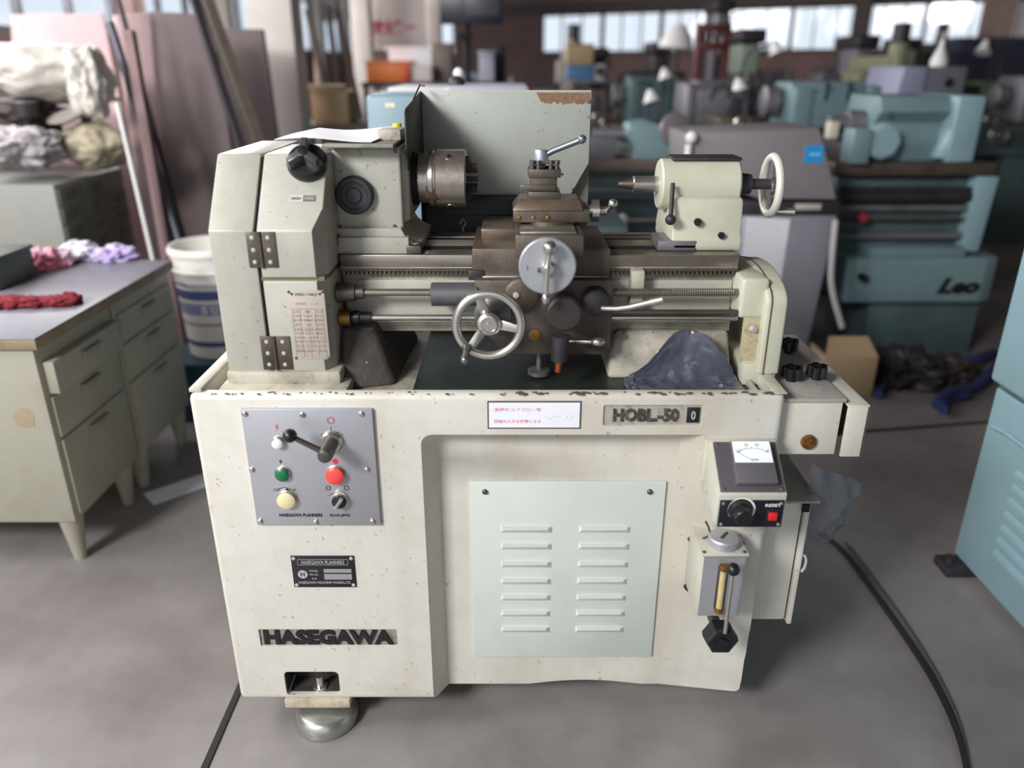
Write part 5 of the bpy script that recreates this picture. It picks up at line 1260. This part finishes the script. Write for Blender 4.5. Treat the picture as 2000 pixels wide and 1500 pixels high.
# the teal lathe standing close behind the cream one
P1 = P(1150, 328, Y=2.75)
t = thing('workshop_lathe', 'dark teal lathe standing directly behind the cream lathe, its tailstock right of the splash guard', 'lathe', (.7, 2.9, 0))
bz = P(1250, 336, Y=2.75).z; bz1 = P(1250, 320, Y=2.75).z
xa, xb = P(700, 328, Y=2.75).x, P(1500, 328, Y=2.75).x
part(t, 'bed_way', B().box(xa, xb, 2.75, 3.1, bz, bz1+.02, .003), mat('brown_grey_way', (134, 120, 112), .4, .5, stain=(90, 74, 66), amt=.6, scale=6))
part(t, 'bed', B().box(xa+.05, xb-.05, 2.80, 3.08, bz-.36, bz, .006), TEALD)
for k, v in enumerate((372, 392, 430, 468)):
    z = P(1220, v, Y=2.7).z; part(t, 'feed_rod', B().cyl((xa+.1, 2.70, z), (xb-.05, 2.70, z), (.012, .01, .014, .018)[k], n=10), (MIDMETAL, DKMETAL, STEEL, MIDMETAL)[k])
q = P(1192, 430, Y=2.6); part(t, 'rod_collar', B().rev([(0, .02), (.03, .045), (.09, .045), (.1, .03)], (q.x-.06, 2.66, q.z), (1, 0, 0), 20), mat('pale_lilac_steel', (196, 196, 214), .4, .2))
q = P(1217, 430, Y=2.6); part(t, 'lever_ball', B().ball((q.x, 2.62, q.z), .03, 16), WHITE)
part(t, 'chip_pan', B().box(xa-.05, xb+.05, 2.62, 3.2, bz-.44, bz-.38, .01), TEALD)
part(t, 'cabinet', B().box(xa, xa+.7, 2.7, 3.15, 0, bz-.44, .01), TEALD); part(t, 'cabinet', B().box(xb-.5, xb, 2.7, 3.15, 0, bz-.44, .01), TEALD)
def tz(u, v): p = P(u, v, Y=2.8); return (p.x, p.z)
part(t, 'tailstock', B().prism([tz(1232, 320), tz(1240, 290), tz(1222, 262), tz(1228, 240), tz(1262, 234), tz(1300, 246), tz(1345, 262), tz(1350, 320)], 'y', 2.8, 3.0, .02, 3), TEAL)
q = P(1318, 254, Y=2.75); part(t, 'tailstock_wheel', B().rev([(0, .075), (.02, .085), (.03, .08), (.04, .04)], (q.x, 2.79, q.z), (.25, -1, .1), 28), mat('grey_pink_wheel', (150, 140, 144), .4, .4))
q = P(1205, 300, Y=2.78); part(t, 'carriage', B().box(P(1155, 300, Y=2.78).x-.2, P(1222, 300, Y=2.78).x-.05, 2.78, 3.05, bz1, P(1180, 268, Y=2.78).z, .01), MIDMETAL)
part(t, 'quill', B().cyl((P(1160, 262, Y=2.85).x, 2.88, P(1160, 262, Y=2.85).z), (P(1232, 262, Y=2.85).x, 2.88, P(1160, 262, Y=2.85).z), .03, n=16), MIDMETAL)
q0 = P(560, 200, Y=2.8)

# machine with the grey guard, blue sticker, steel end panel and a paper sheet
YG2 = 2.15
t = thing('guarded_lathe', 'lathe end with a grey sheet guard and cyan sticker, right behind the tailstock wheel', 'lathe', (1.1, 2.4, 0))
def pz(u, v, Y=YG2): p = P(u, v, Y=Y); return (p.x, p.z)
gu = part(t, 'sheet_guard', B().prism([pz(1342, 262), pz(1600, 250), pz(1614, 300), pz(1634, 390), pz(1480, 388), pz(1342, 335)], 'y', YG2, YG2+.42, .006), GREYC, label='grey sheet guard')
a, b_, c_, d_ = R(1572, 284, 1608, 318, YG2-.002); part(gu, 'sticker', B().box(a, b_, YG2-.002, YG2, c_, d_), STICK, label='cyan sticker')
part(gu, 'sticker_mark', B().box(a+(b_-a)*.25, b_-(b_-a)*.15, YG2-.003, YG2-.002, c_+(d_-c_)*.42, c_+(d_-c_)*.56), mat('pale_cyan', (130, 205, 245), .5))
a, b_, c_, d_ = R(1336, 268, 1350, 330, YG2-.01); part(gu, 'white_end_post', B().cyl(((a+b_)/2, YG2-.02, c_), ((a+b_)/2, YG2-.02, d_-.03), .015, n=12).ball(((a+b_)/2+.01, YG2-.02, d_), .026, 12), WHITE)
a, b_, c_, d_ = R(1440, 392, 1640, 424, YG2+.02); part(t, 'dark_bed_end', B().box(a, b_, YG2+.02, YG2+.4, c_, d_, .006), DKMETAL)
nx_, nz_ = R(1553, 398, 1604, 410, YG2+.015)[:2], R(1553, 398, 1604, 410, YG2+.015)[2:]
part(t, 'bed_end_plate', B().box(nx_[0], nx_[1], YG2+.012, YG2+.02, nz_[0], nz_[1], .002), mat('pale_plate', (186, 180, 170), .5))
x0_, x1_ = P(1448, 424, Y=YG2).x, P(1636, 424, Y=YG2).x
zt_ = P(1540, 422, Y=YG2).z
part(t, 'end_cabinet', B().hexa([(x0_+.05, YG2, .0), (x1_-.06, YG2, .0), (x1_-.06, YG2+.45, 0), (x0_+.05, YG2+.45, 0), (x0_, YG2, zt_), (x1_, YG2, zt_), (x1_, YG2+.45, zt_), (x0_, YG2+.45, zt_)], .006), STAINL, label='dull stainless end panel')
a, b_, c_, d_ = R(1450, 424, 1531, 622, YG2-.004); 
solo('paper_sheet', B().hexa([(a, YG2-.003, c_+.03), (b_-.01, YG2-.003, c_), (b_-.01, YG2-.001, c_), (a, YG2-.001, c_+.03), (a-.01, YG2-.003, d_), (b_, YG2-.003, d_-.01), (b_, YG2-.001, d_-.01), (a-.01, YG2-.001, d_)]), WHITEP, 'white paper sheet hanging on the stainless panel above the end bracket', 'paper')
solo('white_hose', B().tube([P(1632, 430, Y=2.08), P(1625, 500, Y=2.05), P(1622, 560, Y=2.04), P(1645, 640, Y=2.02)], .014, 10, 2), mat('grey_white_hose', (176, 172, 172), .5), 'pale grey hose hanging beside the stainless panel', 'hose')

# the "Leo" lathe
YL = 2.44
t = thing('teal_lathe', 'teal lathe with bold black lettering on its base, at the right behind', 'lathe', (2.0, 2.8, 0))
a, b_, c_, d_ = R(1690, 590, 1902, 700, YL+.06); part(t, 'pedestal', B().box(a, b_, YL+.06, YL+.6, 0, d_+.01, .008), TEALD)
a, b_, c_, d_ = R(1652, 505, 1955, 592, YL)
part(t, 'base_pan', B().prism([(a, YL), (b_-.09, YL), (b_-.02, YL+.03), (b_, YL+.12), (b_, YL+.62), (a, YL+.62)], 'z', c_, d_, .012, 3), TEAL, label='rounded teal base with lettering')
LEO = text(t, 'Leo', P(1872, 558, Y=YL).x, YL, P(1872, 558, Y=YL).z, (b_-a)*.27, (d_-c_)*.36, mat('black_cast_letter', (22, 24, 26), .5), .006, .05, italic=.35, label='bold black slanted lettering')
q = P(1682, 540, Y=YL); part(t, 'drain_cock', B().cyl((q.x, YL, q.z), (q.x, YL-.04, q.z), .02, n=12), BLACKM)
part(t, 'pan_lip', B().box(a+.1, b_-.2, YL+.01, YL+.6, d_, d_+.05, .006), TEAL)
a2, b2, c2, d2 = R(1662, 345, 1885, 500, YL+.16)
part(t, 'bed', B().box(a2-.1, b2+.02, YL+.16, YL+.55, c2-.02, d2, .008), TEALD)
for v, r_, m_ in ((372, .016, DKMETAL), (408, .018, MIDMETAL), (430, .010, STEELB), (462, .02, MIDMETAL), (385, .03, DKMETAL)):
    z = P(1780, v, Y=YL+.1).z; part(t, 'feed_rod', B().cyl((a2-.1, YL+.12, z), (b2+.03, YL+.12, z), r_, n=12), m_)
q = P(1685, 425, Y=YL+.08); part(t, 'red_knob', B().rev([(0, .02), (.03, .026), (.04, .02)], (q.x, YL+.1, q.z), (0, -1, 0), 14), mat('dull_red_knob', (170, 52, 66), .5))
a3, b3, c3, d3 = R(1903, 345, 1948, 492, YL+.08); part(t, 'end_column', B().hexa([(a3-.02, YL+.08, c3), (b3-.05, YL+.08, c3), (b3-.05, YL+.5, c3), (a3-.02, YL+.5, c3), (a3-.02, YL+.08, d3), (b3-.03, YL+.08, d3), (b3-.03, YL+.5, d3), (a3-.02, YL+.5, d3)], .008), TEALL)
a4, b4, c4, d4 = R(1630, 318, 1945, 343, YL+.08); part(t, 'bed_way', B().box(a4, b4, YL+.08, YL+.55, c4, d4, .004), STEELB, label='brown worn bed ways')
hz_, ht_ = d4, P(1800, 188, Y=YL+.12).z
xa, xb, xm = P(1722, 250, Y=YL+.12).x, P(1905, 250, Y=YL+.12).x, P(1850, 250, Y=YL+.12).x
hd = part(t, 'headstock', B().prism([(YL+.14, hz_), (YL+.12, hz_+.09), (YL+.17, hz_+.16), (YL+.17, hz_+.18), (YL+.11, hz_+.23), (YL+.11, ht_-.06), (YL+.15, ht_), (YL+.5, ht_), (YL+.52, hz_)], 'x', xa-.02, xm+.01, .012, 3), TEAL, label='teal cast headstock with a stepped front')
part(hd, 'head_end', B().box(xm, xb, YL+.07, YL+.52, hz_, ht_+.004, .014, 3), TEALL)
part(hd, 'head_fillet', B().hexa([(xm-.05, YL+.09, hz_+.02), (xm+.01, YL+.07, hz_+.02), (xm+.01, YL+.2, hz_+.02), (xm-.05, YL+.2, hz_+.02), (xm-.012, YL+.10, hz_+.16), (xm+.01, YL+.07, hz_+.16), (xm+.01, YL+.2, hz_+.16), (xm-.012, YL+.2, hz_+.16)], .006), TEALL)
for u, v in ((1737, 222), (1831, 298)): part(hd, 'head_bolt', B().rev([(0, .014), (.006, .014)], P(u, v, Y=YL+.115), (0, -1, 0), 8), TEALD)
ac = P(1735, 283, Y=YL)
part(t, 'apron', B().rev([(0, .085), (.05, .085), (.06, .07)], (ac.x+.0, YL+.1, ac.z+.01), (0, -1, 0), 8), TEALL, label='pale teal eight-sided apron')
part(t, 'apron_block', B().box(ac.x-.16, ac.x-.07, YL+.02, YL+.15, d4, ac.z+.07, .008), TEAL)
part(t, 'spindle', B().cyl((xa-.01, YL+.3, ht_-.14), (xa-.1, YL+.3, ht_-.14), .07, n=24).cyl((xa-.1, YL+.3, ht_-.14), (xa-.19, YL+.3, ht_-.14), .045, n=20), MIDMETAL)
part(t, 'chuck_jaw', B().box(xa-.22, xa-.17, YL+.2, YL+.26, ht_-.2, ht_-.12, .006), mat('pale_jaw', (206, 196, 180), .5))
part(t, 'tool_slide', B().box(xa-.17, xa-.03, YL+.14, YL+.46, hz_, hz_+.10, .01), DKMETAL)
# second teal lathe farther back
far_lathe('teal lathe with its headstock in the second row, left of the big teal headstock', P(1685, 200, Y=3.7).x-1.5, 3.6, 1.5, TEAL, TEALD, P(1600, 160, Y=3.71).z-P(1600, 250, Y=3.65).z, P(1600, 250, Y=3.65).z, flip=True, tail=False)
# grey box cabinet with hole and lilac front, white bottle on it
a, b_, c_, d_ = R(1752, 130, 1886, 182, 4.0)
t = thing('grey_cabinet', 'grey steel cabinet with a lilac left panel behind the big teal headstock', 'cabinet', ((a+b_)/2, 4.2, 0))
part(t, 'cabinet_body', B().box(a+(b_-a)*.36, b_, 4.0, 4.5, 0, d_, .006), mat('slate_grey_cover', (112, 112, 124), .5))
part(t, 'side_panel', B().hexa([(a-.04, 3.98, c_-.3), (a+(b_-a)*.36, 3.98, c_-.3), (a+(b_-a)*.36, 4.5, c_-.3), (a-.04, 4.5, c_-.3), (a+.03, 3.98, d_), (a+(b_-a)*.40, 3.98, d_), (a+(b_-a)*.40, 4.5, d_), (a+.03, 4.5, d_)], .004), mat('lilac_panel', (146, 150, 174), .5))
part(t, 'cabinet_base', B().box(a, b_-.02, 4.02, 4.48, 0, c_-.29, .006), DKMETAL)
q = P(1854, 162, Y=4.0); part(t, 'round_hole', B().rev([(0, .03), (.004, .03)], (q.x, 4.0, q.z), (0, -1, 0), 18), BLACKM)
q = P(1832, 130, Y=4.2)
bt_ = thing('white_bottle', 'white conical bottle standing on the grey cabinet', 'bottle', (q.x, 4.2, d_))
part(bt_, 'bottle_body', B().rev([(0, .05), (.03, .055), (.07, .04), (.12, .018), (.16, .014)], (q.x, 4.2, d_), (0, 0, 1), 20), WHITE)
part(bt_, 'bottle_neck', B().cyl((q.x, 4.2, d_+.16), (q.x, 4.2, d_+.21), .012, n=12), mat('pinkish_cap', (190, 170, 166), .5))
# green rack and dark cabinets at the far right
t = thing('green_rack', 'pale green angle-iron rack at the far right edge', 'rack', (7.6, 10.9, 0))
rx0_, rx1_ = P(1912, 230, Y=10.5).x, P(2040, 230, Y=10.5).x
for z in (.5, P(1950, 212, Y=10.5).z, P(1950, 160, Y=10.5).z): part(t, 'rack_shelf', B().box(rx0_, rx1_, 10.5, 11.3, z-.05, z, .006), GREENP if z < 1.3 else WOOD)
for x in (rx0_+.04, P(1966, 230, Y=10.5).x, rx1_-.04):
    for y in (10.54, 11.26): part(t, 'rack_post', B().box(x-.04, x+.04, y-.03, y+.03, 0, P(1950, 160, Y=10.5).z, .004), GREENP)
part(t, 'rack_brace', B().tube([(rx0_+.05, 10.5, .55), (rx0_+.42, 10.5, 1.0)], .03, 6), GREENP)
zsh = P(1950, 212, Y=10.5).z
for k, (dx, r_, h_, m_, n_, lab) in enumerate(((.12, .12, .2, DKMETAL, 'dark_motor', 'dark round motor at the left of the green rack'), (.38, .08, .26, WHITE, 'white_canister', 'white canister on the green rack'), (.68, .13, .16, DKMETAL, 'gear_wheel', 'dark gear wheel lying on the green rack'))):
    o = solo(n_, B().rev([(0, r_), (h_*.7, r_), (h_, r_*.55)], (rx0_+dx, 10.85, zsh), (0, 0, 1), 16), m_, lab, n_.split('_')[1] if k != 2 else 'gear')
for k, (u0, u1) in enumerate(((1872, 1928), (1932, 2030))):
    a, b_, c_, d_ = R(u0, 72, u1, 150, 11.6)
    t = thing('steel_cabinet', ('narrow slate-blue steel cabinet at the far right, left of the wider one', 'wide slate-blue steel cabinet at the right edge of the photo, behind the green rack')[k], 'cabinet', ((a+b_)/2, 11.8, 0))
    part(t, 'cabinet_body', B().box(a, b_, 11.6, 12.1, 0, d_, .01), mat('slate_blue_cabinet', (74, 78, 98), .5))
    part(t, 'cabinet_door', B().box(a+.03, b_-.03, 11.585, 11.6, .1, d_-.04, .006), mat('slate_blue_door', (66, 70, 92), .5))
    part(t, 'door_handle', B().box(a+.08, a+.11, 11.57, 11.586, 1.0, 1.15, .003), SILV)

# rows of lathes and tools across the hall
rows_ = [
 (1.35, 4.6, 1.3, MIDMETAL, DKMETAL, .34, False, True, True, 'grey lathe in the third row, right of the splash guard'),
 (-.82, 3.95, 1.0, TEAL, TEALD, .30, False, False, False, 'short teal lathe directly behind the splash guard top edge'),
 (3.25, 5.3, 1.3, MIDMETAL, TEALD, .36, True, True, True, 'grey lathe with a white lamp, behind the second teal headstock'),
 (.10, 5.45, 1.25, TEALD, DKMETAL, .36, True, True, False, 'dark teal lathe behind the tool post lever'),
 (1.2, 6.9, 1.8, DKMETAL, DKMETAL, .38, False, True, False, 'dark lathe in the middle of the hall behind the grey row'),
 (3.6, 8.05, 1.5, MIDMETAL, DKMETAL, .38, False, True, False, 'grey lathe far behind the grey cabinet'),
 (6.0, 8.2, 1.8, TEALD, DKMETAL, .36, True, True, True, 'dark teal lathe near the far right windows'),
 (-.7, 7.4, 1.5, TEAL, TEALD, .36, False, False, False, 'teal lathe in the far row, left of the dark one'),
 (1.6, 9.5, 2.0, MIDMETAL, DKMETAL, .38, True, True, False, 'grey lathe below the middle of the far windows'),
 (4.3, 9.9, 1.9, DKMETAL, DKMETAL, .40, False, True, False, 'dark lathe below the right far windows'),
 (-1.7, 9.6, 1.8, MIDMETAL, DKMETAL, .38, False, True, False, 'grey lathe at the far left beyond the rack'),
]
for (x, y, Ln, p1_, p2_, hh, fl_, ta, la, lab) in rows_:
    far_lathe(lab, x, y, Ln, p1_, p2_, hh, .98, fl_, ta, True, la, None, 0)

def drill_press(x, y, label, paint, head=DKMETAL, h=1.75):
    t = thing('drill_press', label, 'drill press', (x, y, 0), None)
    part(t, 'base', B().box(x-.2, x+.2, y-.25, y+.25, 0, .07, .01), paint)
    part(t, 'column', B().cyl((x, y+.1, .07), (x, y+.1, h), .045, n=18), MIDMETAL)
    part(t, 'table', B().box(x-.18, x+.18, y-.22, y+.16, .95, 1.0, .008), MIDMETAL)
    part(t, 'head', B().box(x-.09, x+.09, y-.22, y+.18, h-.38, h-.12, .03, 3), paint)
    part(t, 'belt_cover', B().box(x-.12, x+.12, y-.28, y+.3, h-.12, h, .03, 3), head)
    part(t, 'spindle', B().cyl((x, y-.15, h-.38), (x, y-.15, h-.52), .02, n=12).cyl((x, y-.15, h-.52), (x, y-.15, h-.58), .03, .02, 12), STEEL)
    part(t, 'motor', B().cyl((x, y+.3, h-.35), (x, y+.3, h-.1), .08, n=18), head)
    for k in range(3):
        a = 2*PI*k/3; part(t, 'feed_handle', B().cyl((x+.09, y-.1, h-.28), (x+.14, y-.1+.16*math.cos(a), h-.28+.16*math.sin(a)), .008, n=8).ball((x+.14, y-.1+.16*math.cos(a), h-.28+.16*math.sin(a)), .02, 8), DKMETAL)
    return t
def at(u, v, Y): return P(u, v, Y=Y)
PG_ = mat('pale_green_grey', (150, 166, 150), .5)
for (u, Y, h, m_, lab) in ((1450, 6.4, 1.72, PG_, 'pale green drill press in front of the windows, right of the maroon frame'), (1395, 8.55, 2.1, MIDMETAL, 'tall grey drill press inside the maroon frame'), (1282, 8.3, 1.66, DKMETAL, 'small dark drill press left of the maroon frame'), (1668, 7.35, 1.70, mat('lilac_grey_machine', (120, 112, 124), .5), 'lilac-grey drill press under the window column'), (1160, 7.05, 1.58, DKMETAL, 'dark drill press just right of the splash guard'), (1755, 9.0, 1.72, PG_, 'pale green drill press behind the grey cabinet')):
    drill_press(at(u, 128, Y).x, Y, lab, m_, DKMETAL, h)
# maroon press frame
Yp = 5.9; a = at(1366, 100, Yp).x; b_ = at(1420, 100, Yp).x; zt3 = at(1390, 46, Yp).z; zt4 = at(1390, 82, Yp).z
t = thing('press_frame', 'maroon steel press frame standing before the far windows', 'press', ((a+b_)/2, Yp, 0))
for x in (a, b_): part(t, 'frame_post', B().box(x-.025, x+.025, Yp, Yp+.12, 0, zt3, .004), MAROON)
for z in (zt3, zt4, .9): part(t, 'cross_bar', B().box(a, b_, Yp-.01, Yp+.13, z-.06, z, .004), MAROON)
for x in (a+(b_-a)*.35, a+(b_-a)*.68): part(t, 'upright', B().box(x-.012, x+.012, Yp+.03, Yp+.08, zt4, zt3, .002), MAROON)
part(t, 'ram', B().cyl(((a+b_)/2, Yp+.05, .9), ((a+b_)/2, Yp+.05, zt4-.06), .05, n=16), mat('lilac_grey_machine', (120, 112, 124), .5))
# milling machine with pale yellow-green head, right
def mill(u, Y, label, paint, h=1.62):
    x = at(u, 120, Y).x
    t = thing('milling_machine', label, 'milling machine', (x, Y, 0))
    part(t, 'column', B().box(x-.16, x+.16, Y+.1, Y+.5, 0, h-.12, .03, 3), paint)
    part(t, 'base', B().box(x-.22, x+.22, Y-.35, Y+.55, 0, .1, .01), paint)
    part(t, 'knee', B().box(x-.13, x+.13, Y-.25, Y+.1, .6, .85, .02), paint)
    part(t, 'table', B().box(x-.45, x+.45, Y-.2, Y+.05, .87, .95, .006), MIDMETAL)
    part(t, 'ram', B().box(x-.1, x+.1, Y-.35, Y+.5, h-.14, h, .02, 3), paint)
    part(t, 'head', B().cyl((x, Y-.3, h-.42), (x, Y-.3, h+.1), .085, n=20, ch=.01), paint)
    part(t, 'motor', B().cyl((x, Y-.3, h+.1), (x, Y-.3, h+.26), .075, n=20), DKMETAL)
    part(t, 'quill', B().cyl((x, Y-.3, h-.42), (x, Y-.3, h-.55), .035, n=14), STEEL)
    part(t, 'table_wheel', B().torus((x+.5, Y-.08, .91), (1, 0, 0), .07, .009, 20, 8).cyl((x+.45, Y-.08, .91), (x+.5, Y-.08, .91), .014, n=10), SILV)
    return t
mill(1722, 6.35, 'pale olive milling machine behind the lilac panel', mat('pale_olive_paint', (150, 152, 124), .5, stain=(96, 94, 76), amt=.6, scale=6), 1.5)
mill(1115, 8.8, 'taupe milling machine left under the far windows', mat('taupe_paint', (124, 118, 110), .5), 1.6)
mill(1810, 11.1, 'dark green milling machine near the thick window column', mat('dark_olive_machine', (62, 66, 54), .5), 1.72)
# loose things on the machine tops
def lump(name, u, v, Y, r, mt, label, cat, seed, rz=None):
    q = P(u, v, Y=Y)
    return q
q = at(1325, 75, 6.35)
wl_ = thing('white_lamp', 'white dome lamp pale against the far windows', 'lamp', (q.x, 6.35, 0))
part(wl_, 'lamp_dome', B().rev([(0, .0), (.001, .05), (.08, .12), (.2, .16), (.21, .15)], (q.x, 6.35, q.z+.12), (-.1, 0, -1), 24), WHITE)
part(wl_, 'lamp_post', B().cyl((q.x+.02, 6.47, 0), (q.x+.02, 6.47, q.z+.05), .02, n=10), DKMETAL)
part(wl_, 'lamp_foot', B().cyl((q.x+.02, 6.47, 0), (q.x+.02, 6.47, .03), .14, n=18), DKMETAL)

for (u, v, Y, lab) in ((1440, 168, 4.45, 'small white work lamp low between the grey lathes, under the pale green drill press'), (1296, 146, 5.2, 'small white work lamp behind the pale rusty guard, left of the maroon frame'), (1268, 190, 4.36, 'small white work lamp nearest the splash guard edge')):
    q = at(u, v, Y); t = thing('work_lamp', lab, 'lamp', (q.x, Y, 0))
    part(t, 'lamp_shade', B().rev([(0, .015), (.03, .035), (.09, .06)], (q.x, Y, q.z+.05), (.2, -.3, -1), 18), WHITE)
    part(t, 'lamp_stem', B().cyl((q.x, Y+.02, .02), (q.x, Y+.02, q.z+.03), .009, n=8), DKMETAL)
    part(t, 'lamp_foot', B().cyl((q.x, Y+.02, 0), (q.x, Y+.02, .02), .09, n=16), DKMETAL)
t = thing('tool_trolley', 'grey tool trolley under the first window, carrying a tan and a blue box', 'trolley', (.65, 6.3, 0))
for z in (.25, .8, 1.3): part(t, 'trolley_shelf', B().box(.40, .92, 6.14, 6.5, z-.03, z, .004), MIDMETAL)
for x in (.42, .90):
    for y in (6.16, 6.48): part(t, 'trolley_post', B().box(x-.015, x+.015, y-.015, y+.015, 0, 1.3), DKMETAL)
q = at(1135, 72, 6.3)
for (n_, dx, z0_, z1_, m_, lab) in (('blue_box', 0, 1.3, 1.42, mat('mid_blue_box', (72, 122, 168), .5), 'blue plastic box on the trolley under the tan box'), ('tan_box', -.01, 1.421, 1.60, CARD, 'tan cardboard box stacked on the blue box')):
    t = thing(n_, lab, 'box', (q.x+dx, 6.3, z0_))
    part(t, 'box_body', B().box(q.x+dx-.12, q.x+dx+.12, 6.2, 6.42, z0_+.001, z1_-.012, .006), m_)
    part(t, 'box_lid', B().box(q.x+dx-.127, q.x+dx+.127, 6.193, 6.427, z1_-.014, z1_, .003), m_)
t = thing('white_motor', 'white and dark motor unit on the trolley, right of the stacked boxes', 'motor', (.85, 6.3, 1.3))
part(t, 'motor_body', B().cyl((.80, 6.22, 1.37), (.80, 6.42, 1.37), .06, n=18, ch=.008).box(.76, .84, 6.24, 6.4, 1.3, 1.32), WHITE)
part(t, 'motor_cap', B().cyl((.80, 6.19, 1.37), (.80, 6.22, 1.37), .045, n=18), DKMETAL)
# the close teal machine at the right edge
t = thing('teal_cabinet_machine', 'large pale teal machine cabinet with louvres at the right edge of the photo', 'machine', (1.62, 0, 0))
part(t, 'lower_body', B().box(1.362, 1.95, -.85, .648, .03, .585, .008), TEALL)
part(t, 'upper_body', B().box(1.345, 1.97, -.87, .662, .60, 1.02, .014, 3), TEALL, label='lighter upper half standing proud')
part(t, 'body_joint', B().box(1.366, 1.94, -.84, .64, .58, .605), TEALD)
part(t, 'panel_bead', B().tube([(1.36, .62, .475), (1.356, .55, .487), (1.356, .2, .487), (1.356, -.8, .487)], .007, 8), TEALL)
for k in range(7):
    z = .15+k*.042
    part(t, 'louvre', B().hexa([(1.347, .47, z), (1.347, -.2, z), (1.363, -.2, z-.004), (1.363, .47, z-.004), (1.357, .47, z+.015), (1.357, -.2, z+.015), (1.363, -.2, z+.017), (1.363, .47, z+.017)], .0015), TEALL)
for y in (.60, -.8):
    part(t, 'foot_bracket', B().box(1.30, 1.40, y-.04, y+.04, .0, .03, .004).cyl((1.325, y, .03), (1.325, y, .05), .014, n=12), DKMETAL)
part(t, 'foot_bracket', B().box(1.9, 1.94, .5, .58, 0, .03, .004), DKMETAL)
# cardboard box, blue slings, cable
t = thing('open_cardboard_box', 'open cardboard box on the floor right of the side tank', 'box', (1.55, 2.0, 0))
part(t, 'box_body', B().box(1.42, 1.66, 1.92, 2.12, .0, .20, .004), CARD)
part(t, 'box_flap', B().hexa([(1.42, 1.92, .198), (1.66, 1.92, .198), (1.66, 1.925, .2), (1.42, 1.925, .2), (1.45, 1.99, .27), (1.63, 1.99, .27), (1.63, 1.995, .274), (1.45, 1.995, .274)]), CARD)
part(t, 'box_inside', B().box(1.43, 1.65, 1.93, 2.11, .198, .202), DKMETAL)
SG_ = 'slings and scrap heaped before the teal lathe'
for k, (u, v, rx2, ry2, rz2, m_, lab) in enumerate(((1760, 745, .16, .14, .09, DKMETAL, 'dark scrap heap on the floor beside the cardboard box'), (1850, 740, .13, .1, .07, SCRAP, 'brownish scrap heap on the floor before the lettered teal base'))):
    q = P(u, v, Z=0); solo('scrap_heap', B().blob((q.x, q.y, rz2*.6), rx2, ry2, rz2, 40+k, .5, 2.6, base=.001, sub=5), m_, lab, 'scrap')
random.seed(9)
for k, pts in enumerate([((1735, 700), (1790, 715), (1840, 700), (1900, 705), (1940, 690)), ((1830, 790), (1850, 768), (1900, 760), (1930, 735), (1950, 712)), ((1715, 770), (1735, 735), (1760, 715), (1800, 728)), ((1842, 800), (1846, 780), (1870, 775), (1890, 772))]):
    b = B(); b.tube([P(u, v, Z=.025+.03*random.random()) for u, v in pts], .026 if k < 2 else .02, 8, 2)
    solo('lifting_sling', b, BLUE, ('long blue sling lying behind the scrap heaps on the floor', 'blue sling curling round the brownish scrap heap', 'short blue sling over the dark scrap heap', 'stubby blue sling end nearest the floor joint')[k], 'sling', SG_)
b = B().tube([P(1598, 1040, Z=.012), P(1640, 1068, Z=.012), P(1700, 1148, Z=.012), P(1762, 1235, Z=.012), P(1825, 1330, Z=.012), P(1868, 1420, Z=.012), P(1890, 1500, Z=.008), P(1900, 1600, Z=.008)], .0072, 10, 2)
solo('power_cable', b, RUBBER, 'thick black cable snaking over the floor right of the cream lathe', 'cable')
b = B().tube([P(1650, 1060, Z=.008), P(1720, 1150, Z=.008), P(1790, 1250, Z=.008), P(1846, 1345, Z=.008), P(1880, 1430, Z=.008), P(1895, 1520, Z=.008)], .004, 8, 2)
solo('power_cable', b, mat('grey_cable', (80, 78, 78), .6), 'thin grey cable running beside the thick black one', 'cable')
# blue-grey gear cover of the next machine, left behind the headstock
x0_, x1_, _a, _b = R(716, 180, 802, 265, 1.5); zt5 = P(760, 184, Y=1.5).z
t = thing('blue_lathe', 'pale blue machine with a white sticker between the headstock and the splash guard', 'machine', ((x0_+x1_)/2, 1.8, 0))
part(t, 'gear_cover', B().box(x0_, x1_+.12, 1.5, 2.1, .30, zt5, .018, 3), BLUEM)
part(t, 'base_cabinet', B().box(x0_+.03, x1_+.1, 1.53, 2.05, 0, .30, .008), TEALD)
a, b_, c_, d_ = R(752, 201, 771, 210, 1.498); part(t, 'sticker', B().box(a, b_, 1.4985, 1.5, c_, d_), mat('cream_sticker', (232, 228, 200), .5))
part(t, 'top_sheet', B().box(x0_+.06, x1_+.2, 1.62, 2.1, zt5, zt5+.02, .006), mat('white_grey_cover', (206, 204, 206), .5))
part(t, 'headstock', B().box(x1_+.12, x1_+.42, 1.56, 2.0, .85, P(860, 165, Y=1.7).z, .02, 3), mat('lilac_grey', (176, 174, 190), .6))
part(t, 'bed', B().box(x1_+.12, x1_+.8, 1.6, 1.95, .6, .85, .01), TEALD)
part(t, 'base_cabinet', B().box(x1_+.4, x1_+.78, 1.6, 1.95, 0, .6, .01), TEALD)
q = P(892, 160, Y=1.62); part(t, 'round_knob', B().ball((q.x, 1.62, P(892, 165, Y=1.62).z), .03, 16).cyl((q.x, 1.66, P(892, 172, Y=1.62).z), (q.x, 1.66, 1.2), .01, n=8), DKMETAL)
q = P(896, 143, Y=1.75); part(t, 'white_grip', B().ball((q.x, 1.75, q.z), .02, 12).cyl((q.x, 1.75, q.z), (q.x-.02, 1.8, q.z-.1), .009, n=8), WHITE)
